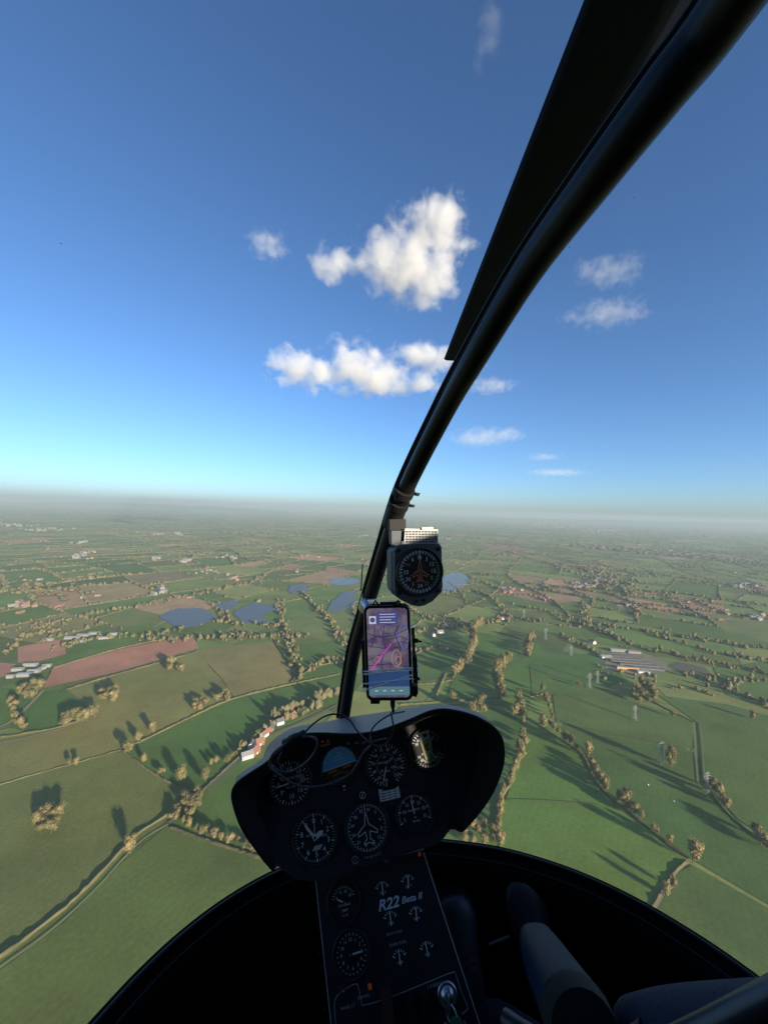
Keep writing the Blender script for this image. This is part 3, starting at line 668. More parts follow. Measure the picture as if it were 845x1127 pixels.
M_DROOF = mat('dark_shed_roof', (.085, .082, .080), .9, var=.4, scale=.2)
for x, y, l, w_, lb in COM: shed(x, y, l * 1.1, w_ * .72, -.12, M_DROOF, lb, M_SLATE, 3.5)
shed(680, 717, 34, 10, -.12, M_PALE, 'pale roofed hall at the back of the yard complex'); shed(697, 719, 26, 9, -.12, M_SHEET, 'grey hall behind the dark sheds'); shed(666, 724, 22, 14, 0, M_PALE, 'white block at the left corner of the yard complex', M_REND)
shed(690, 737, 40, 6, -.12, M_SHEET, 'orange walled shed along the near side of the yard complex', M_ORANGE, 5); shed(707, 741, 20, 9, -.12, M_PALE, 'small white shed right of the orange one', M_REND)
f = MB(); f.poly([G(x, y, .95) for x, y in [(664,736),(667,719),(695,714),(732,728),(736,739),(706,744)]]); tag(f.build('yard', mat('yard_concrete', (.17, .155, .11), .95, var=.4, scale=.05)), kind='structure')
# houses and sheds of the distance: far more than can be counted
rr = random.Random(5); f = MB()
def lil(p, l, w_, h_, a, mi):
    if p.length > 40000 or any(in_poly(p.x, p.y, e_) for e_ in EXCL): return
    c, s = math.cos(a), math.sin(a)
    def q(x, y, z): return (p.x + x * c - y * s, p.y + x * s + y * c, GZ + z)
    l /= 2; w_ /= 2
    f.add([q(-l, -w_, 0), q(l, -w_, 0), q(l, w_, 0), q(-l, w_, 0), q(-l, -w_, h_), q(l, -w_, h_), q(l, w_, h_), q(-l, w_, h_)], [(0, 1, 5, 4), (2, 3, 7, 6), (1, 2, 6, 5), (3, 0, 4, 7)], mi)
    f.add([q(-l, -w_, h_), q(l, -w_, h_), q(l, w_, h_), q(-l, w_, h_), q(-l, 0, h_ + w_ * .6), q(l, 0, h_ + w_ * .6)], [(0, 1, 5, 4), (2, 3, 4, 5), (1, 2, 5), (3, 0, 4)], rr.choice([2, 3, 4]) if mi == 0 else 5 if rr.random() < .6 else 4)
CL = [((640,645),14,70,12,0), ((665,640),16,50,12,0), ((620,580),40,90,30,1), ((590,577),28,70,24,1), ((660,584),25,60,30,1), ((50,583),26,22,14,1), ((10,578),26,24,14,1), ((90,597),12,5,14,1), ((175,652),10,8,14,1),
      ((205,620),10,6,16,1), ((170,617),8,5,14,1), ((340,613),12,8,12,0), ((300,608),16,5,12,0), ((20,666),14,14,16,0), ((250,615),12,7,16,1), ((820,645),22,24,18,0), ((560,650),10,10,14,0), ((180,588),30,26,18,0), ((740,604),40,40,22,0), ((400,590),30,20,24,0), ((90,612),14,8,16,1), ((470,610),30,20,22,0), ((700,668),14,12,12,0), ((500,593),40,20,24,0), ((255,637),10,8,18,0), ((830,680),12,12,14,0), ((600,660),10,8,12,0)]
for (x, y), sx, n_, sz, kind in CL:
    c = G(x, y)
    for _ in range(n_):
        p = G(x + rr.gauss(0, sx * .5), y + rr.gauss(0, 1.6 if y > 600 else .8)); l = sz * rr.uniform(.6, 1.5) * (1 if kind == 0 else 1.4); lil(p, l, l * rr.uniform(.35, .7), rr.uniform(4, 7) if kind == 0 else rr.uniform(6, 10), rr.uniform(0, 3), 0 if kind == 0 and rr.random() < .6 else 1)
for _ in range(80):
    x = rr.uniform(-100, 950); y = 556 + (690 - 556) * rr.random() ** 1.3
    if y < 566: continue
    p = G(x, y + .03 * (x - CX) * .3)
    for _ in range(rr.randint(1, 4)): lil(p + Vector((rr.gauss(0, 40), rr.gauss(0, 40), 0)), rr.uniform(8, 20), rr.uniform(6, 10), rr.uniform(3, 5), rr.uniform(0, 3), rr.choice([0, 1]))
tag(f.build('distant_buildings', [M_BRICK, mat('weathered_walls', (.20, .185, .165), .9), M_SLATE, M_TILE, M_SHEET, mat('weathered_sheet', (.18, .18, .175), .9)]), kind='stuff')
# ---- pylons: lattice body, three cross arms, insulators
def pylon_parts():
    e = empty('pylon'); H = 27.0; f = MB()
    def wd(z): return 2.7 - 2.1 * min(z / 17, 1) if z < 17 else .6 - .25 * (z - 17) / 10
    lv = [0, 4, 7.5, 10.5, 13, 15, 17, 18.8, 20.6, 22.4, 24.2, H]
    cs = [[Vector((sx * wd(z), sy * wd(z), z)) for sx, sy in ((1, 1), (-1, 1), (-1, -1), (1, -1))] for z in lv]
    for i in range(len(lv) - 1):
        for k in range(4):
            f.tube([cs[i][k], cs[i + 1][k]], .19, 4, smooth=False, caps=False); k2 = (k + 1) % 4
            f.tube([cs[i][k], cs[i + 1][k2]], .11, 4, smooth=False, caps=False); f.tube([cs[i][k2], cs[i + 1][k]], .11, 4, smooth=False, caps=False)
            f.tube([cs[i + 1][k], cs[i + 1][k2]], .09, 4, smooth=False, caps=False)
    o = f.build('lattice_tower', M_PYL); o.parent = e
    for z, l in ((17.6, 4.4), (21, 5.6), (24.4, 4.0)):
        a = MB(); ins = MB()
        for s in (-1, 1):
            tip = Vector((s * l, 0, z)); 
            for q in (-.4, .4): a.tube([Vector((s * .4, q, z)), tip], .13, 4, caps=False); a.tube([Vector((s * .4, q, z + 1.3)), tip], .11, 4, caps=False)
            a.tube([Vector((s * l * .5, .2, z)), Vector((s * l * .5, 0, z + .65))], .07, 4); ins.tube([tip, tip - Vector((0, 0, 1.9))], [.16, .16], 6)
        ao = a.build('cross_arm', M_PYL); ao.parent = e; io = ins.build('insulator', M_SLATE); io.parent = ao
    return e
M_PYL = mat('pylon_steel', (.33, .33, .31), .6, .3)
pyl = pylon_parts()
PY = [(727,840,'nearest and tallest looking steel pylon, beside a round tree'), (648,757.5,'steel pylon in the meadow left of the triangular wood'), (600,704,'third pylon of the left line, above the middle meadow'), (576,681,'farthest pylon of the left line'),
      (777,872,'pylon of the right hand line standing by the ditch row'), (698,793,'pylon of the right hand line below the triangular wood'), (657,752,'pylon standing close behind the one left of the triangular wood'), (628,722,'small pylon of the right hand line above the middle meadow')]
for i, (x, y, lb) in enumerate(PY):
    o = pyl if i == 0 else copy_tree(pyl); p = G(x, y); o.location = (p.x, p.y, GZ + .3); o.rotation_euler.z = R(10 if i < 4 else 14); o['label'] = lb; o['category'] = 'pylon'; o['group'] = 'pylons of the two power lines'
    if i >= 4: o.scale = (.85, .85, .85)
# sheep in the near meadow
M_WOOL = mat('wool', (.7, .68, .6), .95); M_FACE = mat('sheep_face', (.08, .07, .06), .9)
def sheep(x, y, rot, label):
    p = G(x, y); f = MB(); rows = []
    for i in range(8):
        t = i / 7; rr_ = .32 * math.sin(PI * min(max(t, .04), .96)) ** .4
        rows.append([(-.55 + 1.05 * t, rr_ * math.cos(2 * PI * k / 10), .72 + rr_ * 1.05 * math.sin(2 * PI * k / 10)) for k in range(10)])
    f.grid(rows, closed=True)
    for lx in (-.36, .34):
        for ly in (-.15, .15): f.tube([(lx, ly, .55), (lx + .02, ly, .3), (lx - .01, ly, 0)], [.07, .045, .04], 6, 1)
    f.tube([(.40, 0, .85), (.62, 0, 1.0), (.82, 0, .93)], [.16, .12, .05], 8, 1); 
    for s in (-1, 1): f.tube([(.64, s * .09, 1.03), (.62, s * .2, 1.0)], [.035, .015], 5, 1)
    o = f.build('sheep', [M_WOOL, M_FACE]); o.location = (p.x, p.y, GZ + .35); o.rotation_euler.z = rot; o.scale = (1.5, 1.5, 1.5); tag(o, label, 'sheep')
sheep(713, 865, .5, 'white sheep on its own in the dark meadow, the one nearer the tall pale tree'); sheep(741, 883, 2.2, 'white sheep in the dark meadow nearer the ditch')
# ================================================================== clouds: real volumes high above the haze
def cloud(blobs, D, dens, label, noise_s=1.0, thr=.0, flat=.75, wisp=1.0):
    """blobs: picture points (x, y, rx, ry) at distance D"""
    cs = []
    for x, y, rx, ry in blobs:
        c = K(x, y, D); k = D / F; cs.append((c, rx * k * 1.17, ry * k * 1.17))
    lo = Vector((min(c.x - a * 1.5 for c, a, b in cs), min(c.y - a * 1.2 for c, a, b in cs), min(c.z - b * 1.7 for c, a, b in cs)))
    hi = Vector((max(c.x + a * 1.5 for c, a, b in cs), max(c.y + a * 1.2 for c, a, b in cs), max(c.z + b * 1.7 for c, a, b in cs)))
    mid = (lo + hi) / 2; f = MB(); f.box(mid, (hi.x / 2 - lo.x / 2, 0, 0), (0, hi.y / 2 - lo.y / 2, 0), (0, 0, hi.z / 2 - lo.z / 2))
    mt, n, v = volmat('cloud_vapour', (.86, .85, .845), dens, -.1)
    geo = n.nodes.new('ShaderNodeNewGeometry')
    acc = None
    for c, a, b in cs:
        s = n.nodes.new('ShaderNodeVectorMath'); s.operation = 'SUBTRACT'; s.inputs[1].default_value = c; L(n, geo.outputs['Position'], s.inputs[0])
        dv = n.nodes.new('ShaderNodeVectorMath'); dv.operation = 'DIVIDE'; dv.inputs[1].default_value = (a, a * .8, b); L(n, s.outputs[0], dv.inputs[0])
        ln = n.nodes.new('ShaderNodeVectorMath'); ln.operation = 'LENGTH'; L(n, dv.outputs[0], ln.inputs[0])
        if acc is None: acc = ln.outputs['Value']
        else:
            mn = n.nodes.new('ShaderNodeMath'); mn.operation = 'SMOOTH_MIN'; mn.inputs[2].default_value = .35; L(n, acc, mn.inputs[0]); L(n, ln.outputs['Value'], mn.inputs[1]); acc = mn.outputs[0]
    rad = sum(b for c, a, b in cs) / len(cs)
    nz = n.nodes.new('ShaderNodeTexNoise'); nz.inputs['Scale'].default_value = noise_s / rad * .9; nz.inputs['Detail'].default_value = 7; nz.inputs['Roughness'].default_value = .6; nz.inputs['Distortion'].default_value = .3
    L(n, geo.outputs['Position'], nz.inputs['Vector'])
    # density = (1 - distance) + (noise - .5) * strength
    a1 = n.nodes.new('ShaderNodeMath'); a1.operation = 'MULTIPLY_ADD'; a1.inputs[1].default_value = 3.4 * wisp; a1.inputs[2].default_value = 1 - 1.7 * wisp - thr; L(n, nz.outputs['Fac'], a1.inputs[0])
    a2 = n.nodes.new('ShaderNodeMath'); a2.operation = 'SUBTRACT'; L(n, a1.outputs[0], a2.inputs[0]); L(n, acc, a2.inputs[1])
    a3 = n.nodes.new('ShaderNodeMapRange'); a3.inputs['From Min'].default_value = 0; a3.inputs['From Max'].default_value = .95; a3.inputs['To Max'].default_value = dens; L(n, a2.outputs[0], a3.inputs['Value'])
    L(n, a3.outputs[0], v.inputs['Density'])
    o = f.build('cloud', mt, origin=mid); tag(o, label, 'cloud'); return o
cloud([(472,258,34,26),(452,295,36,30),(425,283,24,20),(478,318,20,18),(368,292,19,15),(396,290,18,12),(488,240,16,12)], 1430, .019, 'tallest bright cloud, high in the middle of the sky')
cloud([(325,405,24,16),(352,410,26,16),(392,405,30,22),(425,412,22,15),(468,394,30,12),(465,422,20,8),(415,420,34,12)], 2600, .010, 'long flat bottomed cloud left of the post, the widest one')
cloud([(296,270,17,11),(286,262,10,6)], 1500, .006, 'small wispy cloud scrap at the upper left of the others', 1.3)
cloud([(672,299,28,9),(648,296,14,8)], 1700, .0032, 'oval cloud right of the post, upper one of two')
cloud([(668,345,30,9),(627,349,11,5),(697,346,13,6)], 1900, .0032, 'ragged cloud right of the post, lower one of two')
cloud([(528,482,28,8),(552,478,22,6)], 4800, .0015, 'low flat grey cloud just right of the post above the horizon')
cloud([(598,503,16,3.2)], 5600, .0014, 'thin sliver of cloud right of the low grey cloud'); cloud([(612,520,26,3.0)], 6500, .0013, 'lowest thin sliver of cloud above the horizon')
cloud([(540,425,22,6),(520,402,14,5)], 2600, .004, 'faint cloud shred touching the right side of the post')
cloud([(540,34,11,24),(528,60,8,16)], 1100, .0022, 'faint upright wisp of cloud near the top of the sky', 1.2)
# ================================================================== helicopter cabin around the eye
M_BLK = mat('black_trim', (.008, .0085, .010), .62, spec=.3, var=.2, scale=30, bump=.15, bscale=900)
M_POST = mat('black_gloss_paint', (.006, .007, .009), .42, spec=.3, bump=.08, bscale=500)
M_RIM = mat('rim_rubber', (.0038, .0038, .004), .85, spec=.08, bump=.1, bscale=300); M_TUB = mat('footwell_black', (.0045, .005, .006), .9, spec=.1, bump=.2, bscale=300); M_RUB = mat('rubber', (.010, .010, .010), .8)
M_SHELL = mat('weathered_grey_shell', (.13, .14, .15), .42, var=.35, scale=14, bump=.1, bscale=300)
M_PAN = mat('panel_black', (.0105, .012, .016), .62, var=.15, scale=60, bump=.2, bscale=1500)
M_FLOOR = mat('dark_carpet', (.010, .011, .013), .98, var=.4, scale=120, bump=.5, bscale=700)
M_HEAD = mat('headliner', (.05, .055, .065), .9, bump=.3, bscale=900)
M_ALU = mat('worn_aluminium', (.55, .55, .55), .35, 1.0); M_WHT = mat('panel_lettering', (.55, .56, .58), .7); M_TRIMW = mat('trim_line', (.42, .42, .42), .5)
def glassmat(name, tint=(.97, .985, .98), gl=.035, rough=.0):
    mt = bpy.data.materials.new(name); mt.use_nodes = True; n = mt.node_tree; n.nodes.remove(n.nodes['Principled BSDF'])
    t = n.nodes.new('ShaderNodeBsdfTransparent'); t.inputs[0].default_value = (*tint, 1); g_ = n.nodes.new('ShaderNodeBsdfGlossy'); g_.inputs['Roughness'].default_value = rough
    fr = n.nodes.new('ShaderNodeLayerWeight'); fr.inputs['Blend'].default_value = .12; mm = n.nodes.new('ShaderNodeMath'); mm.operation = 'MULTIPLY_ADD'; mm.inputs[1].default_value = .10; mm.inputs[2].default_value = gl * .3
    L(n, fr.outputs['Fresnel'], mm.inputs[0]); mx = n.nodes.new('ShaderNodeMixShader'); L(n, mm.outputs[0], mx.inputs[0]); L(n, t.outputs[0], mx.inputs[1]); L(n, g_.outputs[0], mx.inputs[2])
    L(n, mx.outputs[0], n.nodes['Material Output'].inputs['Surface']); return mt
M_GLASS = glassmat('acrylic_canopy')
cabin = empty('helicopter_cabin', CW(.17, -.2, -1.1)); tag(cabin, 'black helicopter cabin shell with bubble canopy, curved lower rim and slanting centre post', 'helicopter')
def dep(y, z=-.80): return -z / ((y - CY) / F)
RIMPX = [(20,1212),(95,1129),(150,1070),(200,1024),(250,987),(300,959),(350,940),(410,928),(460,923),(500,925.5),(550,933),(600,946.5),(650,965),(700,989),(750,1018),(800,1050.5),(870,1102),(950,1165)]
RIM = [Vector((-.60, -.62, -.80)), Vector((-.60, -.2, -.80)), Vector((-.58, .12, -.80))]
for x, y in RIMPX: d = dep(y); RIM.append(Vector(((x - CX) / F * d, d, -.80)))
RIM += [Vector((.93, .2, -.80)), Vector((.95, -.2, -.80)), Vector((.95, -.62, -.80))]
RIM = smooth_pts(RIM, 5); cen = Vector((.17, -.1, -.8))
def C3(v): return CW(v.x, v.y, v.z)
def ring(k, dz):                                            # the rim drawn in by k metres and dropped by dz
    out = []
    for i, p in enumerate(RIM):
        t = (RIM[min(i + 1, len(RIM) - 1)] - RIM[max(i - 1, 0)]).normalized(); n_ = Vector((t.y, -t.x, 0))
        out.append(p + n_ * k + Vector((0, 0, dz)))
    return out
f = MB()                                                   # rim beam: rounded outer lip, inner ledge
prof = [(.0, .000), (.004, .006), (.012, .006), (.018, -.002), (.032, -.010), (.040, -.008), (.046, -.020), (.046, -.05), (-.004, -.05), (-.006, -.01)]
rg = [ring(k, dz) for k, dz in prof]; rows = [[C3(r[i]) for r in rg] for i in range(len(RIM))]
f.grid(rows, closed=True); f.build('canopy_rim', M_RIM, cabin)
f = MB(); tub = [(.040, -.045), (.030, -.10), (.045, -.20), (.10, -.29), (.2, -.33)]; rg = [ring(k, dz) for k, dz in tub]
f.grid([[C3(p) for p in r] for r in rg]); rg2 = [ring(-.004, -.045), ring(-.012, -.12), ring(.03, -.24), ring(.09, -.33), ring(.2, -.36)]
f.grid([[C3(p) for p in r] for r in rg2]); f.build('nose_shell', M_TUB, cabin)
f = MB(); f.prism([CW(x, y, -1.115) for x, y in ((-.50, -.62), (.86, -.62), (.86, .2), (.70, .55), (.42, .82), (.1, .88), (-.18, .8), (-.40, .55), (-.50, .2))], up * .006); f.build('floor_panel', M_FLOOR, cabin)
# cabin structure behind the eye: bulkhead, roof, side panels with door windows
f = MB(); f.box(CW(.17, -.64, -.35), rt * .79, fw * .02, up * .78); f.build('bulkhead', M_HEAD, cabin)
f = MB()
rows = []
for i in range(9):
    v = i / 8; row = []
    for j in range(15):
        u = j / 14; x = -.60 + 1.55 * u; y = .10 - .76 * v; row.append(CW(x, y - .10 * (2 * u - 1) ** 4, .30 + .09 * math.sin(PI * v) - .10 * abs(2 * u - 1) ** 3))
    rows.append(row)
f.grid(rows); f.grid([[p + up * .02 for p in r] for r in rows]); f.grid([[r[0], r[0] + up * .02] for r in rows]); f.grid([[r[-1], r[-1] + up * .02] for r in rows]); f.grid([[p, p + up * .02] for p in rows[0]]); f.build('roof', M_HEAD, cabin)
tgt_ = K(472, 820, .69); tt = (.96 - tgt_.dot(rt)) / sdir.dot(rt); hit = tgt_ + sdir * tt; SUN_SLOT = (hit.dot(fw), hit.dot(up), .015, .050)  # added slot, placed where the sun direction from the gauge crosses the door
for sx in (-.60, .95):                                    # doors: solid below the sill and behind the seats, window ahead; solid part extended forward to block the sun
    f = MB()
    def P_(y, z): return CW(sx + (.02 if sx > 0 else -.02), y, z)
    o_ = rt * (.02 if sx > 0 else -.02)
    ql = [P_(-.66, -1.1), P_(.12, -1.1), P_(.16, -.8), P_(.10, -.42), P_(.05, -.42), P_(.05, .21), P_(-.66, .21)]
    if sx < 0: f.prism(ql, o_)
    else:                                               # narrow slot added in the right door to throw a sunbeam on one gauge
        hy, hz, hw, hh = SUN_SLOT; f.prism([P_(-.66, -1.1), P_(.55, -1.1), P_(.66, -.8), P_(.60, -.42), P_(.05, -.40), P_(.05, hz - hh), P_(-.66, hz - hh)], o_); f.prism([P_(-.66, hz + hh), P_(.05, hz + hh), P_(.05, .21), P_(-.66, .21)], o_); f.prism([P_(-.66, hz - hh + .001), P_(hy - hw, hz - hh + .001), P_(hy - hw, hz + hh - .001), P_(-.66, hz + hh - .001)], o_); f.prism([P_(hy + hw, hz - hh + .001), P_(.05, hz - hh + .001), P_(.05, hz + hh - .001), P_(hy + hw, hz + hh - .001)], o_)
    f.build('door', M_HEAD, cabin)
# canopy glass, two halves meeting at the post
prof = [(.960, -.795), (1.03, -.70), (1.07, -.56), (1.06, -.45), (.96, -.26), (.82, -.06), (.70, .06), (.56, .15), (.42, .24), (.30, .29), (.20, .31), (.11, .315)]
prof = [(p.x, p.y) for p in smooth_pts([Vector((a, b, 0)) for a, b in prof], 3)]
def gl(u, i):
    yc, z = prof[i]; a = .78 - .04 * (z + .8); s = 2 * u - 1; y = -.30 + (yc + .30) * (max(0, 1 - abs(s) ** 3.0)) ** (1 / 2.4)
    if z < -.78: 
        # meet the rim: same plan outline
        y = min(y, yc)
    return CW(.17 + a * s, max(y, .0), z)
for lo_, hi_ in ((0, .40), (.40, 1)):
    f = MB(); f.grid([[gl(lo_ + (hi_ - lo_) * j / 24, i) for j in range(25)] for i in range(len(prof))]); f.build('canopy_glass', M_GLASS, cabin)
# centre post: round tube with a flange on its outer left side
PP = [(378,792,14),(387,724,15.5),(400,680,17),(407,655,18),(424,600,20),(444,541,24),(488,452,31),(520,395,35),(577,300,49),(650,200,55),(726,100,67),(802,0,84)]
PD = .031; cpts = []
for x, y, w_ in PP:
    d = PD * F / w_ * (1 + .12 * (w_ > 30)); cpts.append((K(x, y, d), d))
cpts[0] = (K(377, 796, .90), .90); cpts[1] = (K(388, 724, .82), .82); cpts[2] = (K(400, 680, .765), .765); cpts[3] = (K(407, 655, .735), .735); cpts[4] = (K(424, 600, .665), .665); cpts[5] = (K(444, 541, .58), .58)
for k_, dd_ in ((6, .48), (7, .41), (8, .34), (9, .272), (10, .23), (11, .20)): x_, y_, _ = PP[k_]; cpts[k_] = (K(x_, y_, dd_), dd_)
post_line = [c for c, d in cpts] + [cpts[-1][0] + CW(.01, -.14, .012), cpts[-1][0] + CW(.015, -.30, .02)]
PL_ = smooth_pts(post_line, 5)
f = MB(); rad = []
for i_, p in enumerate(PL_): rad.append(.0125 + .0026 * max(0, min(1, (i_ / len(PL_) - .45) / .35)))
f.tube([p + rt * .002 for p in PL_], rad, 16); f.build('centre_post', M_POST, cabin)
# flange: flat web behind/left of the tube, runs the whole length, with a rubber seal and a thin brown bead
side = []
for i, p in enumerate(PL_):
    t = (PL_[min(i + 1, len(PL_) - 1)] - PL_[max(i - 1, 0)]).normalized(); v = p.normalized() if p.length > .05 else fw
    n_ = t.cross(v).normalized()
    if n_.dot(rt) > 0: n_ = -n_
    side.append((n_, t))
# smooth the side vectors near the top where the post passes overhead
f = MB(); rows = []
for p, (n_, t) in zip(PL_, side):
    b = t.cross(n_).normalized(); 
    if b.dot(p) < 0: b = -b
    c = p + b * .010; rows.append([c + n_ * .004 + b * .002, c + n_ * .0165 + b * .001, c + n_ * .0175 + b * .004, c + n_ * .0165 + b * .007, c + n_ * .004 + b * .007])
f.grid(rows, closed=True, smooth=False); f.build('post_flange', M_BLK, cabin)
M_BEAD = mat('sealant_bead', (.07, .05, .035), .6)
f = MB(); bd = []
for p, (n_, t) in zip(PL_, side):
    b = t.cross(n_).normalized(); b = -b if b.dot(p) < 0 else b; bd.append(p + b * .0105 + n_ * .0125)
f.tube(bd, .0006, 5); f.build('seal_bead', M_BEAD, cabin)
# rotor blade held overhead and ahead, its hub and mast
rb = empty('main_rotor', CW(.53, -.78, 1.10)); tag(rb, 'dark rotor blade seen from below along the upper left side of the post', 'rotor')
M_ROT = mat('rotor_paint', (.0015, .003, .008), .7, spec=.12, var=.3, scale=8, bump=.3, bscale=400)
f = MB(); rows = []
for i in range(14):
    y = -.55 + 3.33 * i / 13; rows.append([CW(x, y, 1.105 + z - .0) for x, z in ((.432, .002), (.45, .012), (.50, .016), (.60, .010), (.675, .001), (.60, -.007), (.50, -.011), (.45, -.009))])
f.grid(rows, closed=True); f.poly(rows[0]); f.poly(rows[-1][::-1]); f.build('blade', M_ROT, rb)
f = MB(); rows = [[p - (rows[0][0] - CW(.432, -1.0, 1.107)) for p in rows[0]], [p - (rows[0][0] - CW(.432, -4.3, 1.107)) for p in rows[0]]]; f.grid(rows, closed=True); f.poly(rows[1]); f.build('blade', M_ROT, rb)
f = MB(); f.box(CW(.52, -.78, 1.10), rt * .05, fw * .28, up * .035); f.tube([CW(.52, -.78, .42), CW(.52, -.78, 1.16)], .035, 14); f.build('hub', M_BLK, rb)
# bright scratch / reflection slot on the blade root cover
# ---- pedals on the right side and cyclic
M_DKALU = mat('dull_aluminium', (.06, .06, .065), .45, .7)
pe = empty('rudder_pedals', CW(.26, .80, -1.05)); tag(pe, 'pair of slim metal foot pedals on a cross rod, right of the console', 'pedals')
for x in (.155, .315):
    f = MB(); f.box(CW(x, .905, -.97), rt * .038, fw * .004 + up * .002, up * .075); f.build('pedal', M_DKALU, pe)
    f = MB(); f.tube([CW(x, .915, -1.10), CW(x, .91, -.93)], .008, 8); f.build('pedal_arm', M_DKALU, pe)
f = MB(); f.tube([CW(.10, .92, -1.0), CW(.42, .92, -1.0)], .007, 8); f.tube([K(538,1040,.78), K(560,1031,.79)], .0035, 8); f.build('cross_rod', M_DKALU, pe)
M_GRIP = mat('satin_blue_black_grip', (.007, .032, .066), .5, spec=.12, bump=.06, bscale=600)
cy = empty('cyclic_stick', K(650,1135,.42)); tag(cy, 'tapering blue black control grip rising at the lower right with a dark collar', 'control stick')
f = MB(); pts = [K(592,1042,.57), K(600,1058,.545), K(612,1080,.50), K(626,1106,.455), K(635,1122,.432)]; rr_ = [.026, .030, .032, .034, .036]
ax = (pts[-1] - pts[0]).normalized(); u_ = (rt - ax * rt.dot(ax)).normalized(); w2 = ax.cross(u_)
rows = []
for p, q in zip(pts, rr_): rows.append([p + (u_ * math.copysign(abs(math.cos(a)) ** .72, math.cos(a)) + w2 * math.copysign(abs(math.sin(a)) ** .72, math.sin(a))) * q for a in [2 * PI * k / 20 for k in range(20)]])
cap = [[p + (q - p) * k for q in rows[0]] for k, p in ((.55, pts[0] - ax * .010), (.85, pts[0] - ax * .006))]; f.grid(cap + rows, closed=True); f.poly(cap[0]); f.build('grip', M_GRIP, cy)
f = MB(); c0 = pts[-1] - ax * .004; f.tube([c0, c0 + ax * .010, c0 + ax * .03], [.0385, .0395, .036], 20); f.build('collar', M_RUB, cy)
f = MB(); f.tube([K(730,1154,.34), K(785,1128,.325), K(838,1101,.31), K(920,1058,.29), K(1020,1006,.27)], .0100, 14); f.build('cross_bar', mat('satin_grey_tube', (.045, .05, .055), .35, .3), cy)
f = MB(); f.tube([K(640,1150,.41), K(680,1165,.41), K(716,1142,.40)], .014, 12); f.tube([K(665,1160,.41), CW(.27, .40, -.9), CW(.2, .36, -1.1)], .016, 12); f.build('column', M_DKALU, cy)
f = MB(); f.tube([K(556,1122,.56), K(575,1135,.54), K(600,1150,.52)], .012, 14); f.build('lower_tube', M_DKALU, cy)
# seats
for x, lb in ((.60, 'right hand black seat with high backrest behind the pilot'), (-.25, 'left hand black seat behind the camera')):
    s_ = empty('cabin_seat', CW(x, -.4, -1.1)); tag(s_, lb, 'seat', 'cabin seats')
    f = MB(); f.box(CW(x, -.36, -.93), rt * .23, fw * .25, up * .16); f.build('seat_base', M_HEAD, s_)
    f = MB(); f.box(CW(x, -.36, -.74), rt * .22, fw * .24, up * .028); f.build('cushion', M_BLK, s_); f = MB(); f.box(CW(x, -.585, -.40), rt * .21, fw * .03, up * .33); f.build('backrest', M_BLK, s_)

f = MB(); rs_ = ring(.016, .007); f.tube([C3(p) for p in rs_], .0035, 8); f.build('rim_seal', M_POST, cabin)
f = MB(); rs_ = ring(.036, -.006); f.tube([C3(p) for p in rs_], .0022, 8); f.build('rim_seal', M_POST, cabin)

f = MB(); r9 = random.Random(3)                             # insect marks and dust stuck on the canopy
for k in range(46):
    j0, i0 = r9.uniform(.1, .9), r9.randrange(8, len(prof) - 6); c = gl(j0, i0); a_ = gl(min(j0 + .01, .99), i0); b_ = gl(j0, i0 + 1); u1 = (a_ - c).normalized(); u2 = (b_ - c); u2 = (u2 - u1 * u2.dot(u1)).normalized()
    if c.length < .25: continue
    n_ = u1.cross(u2).normalized(); n_ = -n_ if n_.dot(c) > 0 else n_; s_ = r9.uniform(.0003, .0008); e_ = r9.uniform(.4, 1); th_ = r9.uniform(0, 3)
    f.poly([c + n_ * .001 + (u1 * math.cos(q + th_) + u2 * e_ * math.sin(q + th_)) * s_ * r9.uniform(.7, 1.2) for q in [2 * PI * m_ / 7 for m_ in range(7)]])
o = f.build('canopy_specks', mat('dried_insect_marks', (.10, .10, .09), .9), cabin); o['kind'] = 'stuff'
# ================================================================== instrument pod
HY, HR, AL = R(-6), R(9), R(23)
hf = (rt * math.sin(HY) + fw * math.cos(HY)); hr0 = (rt * math.cos(HY) - fw * math.sin(HY))
hr = hr0 * math.cos(HR) + up * math.sin(HR); hu = up * math.cos(HR) - hr0 * math.sin(HR)
PU = hr; PV = hu * math.cos(AL) + hf * math.sin(AL); PN = PU.cross(PV).normalized()   # PN points to the viewer
if PN.dot(fw) > 0: PN = -PN
PO = K(400, 870, .70)
def onp(px, py, O=None, N=None):
    O = PO if O is None else O; N = PN if N is None else N; r = ray(px, py); return r * (O.dot(N) / r.dot(N))
pod = empty('instrument_panel', K(400, 940, .80)); tag(pod, 'black instrument panel under a grey curved cowl with two side wings, full of round gauges', 'instrument panel')
Lp = [(301,958),(292,948),(283,936),(267,912),(258,888),(256,872),(262,861),(276,851),(290,842),(306,829),(320,816),(334,809),(350,807.5),(385,808.5),(405,807),(420,804),(450,793),(474,783),(494,781.5),(521,788),(541,799),(551,811),(554,826),(552,845),(543,869),(529,891),(511,912),(506,914),(498,909)]
Ld = [.66,.655,.65,.64,.63,.62,.62,.62,.625,.63,.635,.64,.64,.64,.64,.64,.64,.64,.64,.64,.64,.64,.64,.64,.645,.65,.66,.66,.665]
Pp = [(305,950),(301,940),(297,927),(291,908),(283,888),(281,873),(284,864),(291,856),(300,848),(311,835),(325,822),(338,815),(352,812.5),(385,812.5),(405,812),(420,809),(450,799),(470,792),(488,790),(503,793),(516,800),(523,810),(526,822),(525,840),(519,862),(511,882),(502,896),(499,902),(496,908)]
Lw = smooth_pts([K(x, y, d) for (x, y), d in zip(Lp, Ld)], 4); Pw = smooth_pts([onp(x, y) for x, y in Pp], 4)
f = MB()
mid = [(a + b) / 2 + (a - b).normalized() * 0 for a, b in zip(Lw, Pw)]
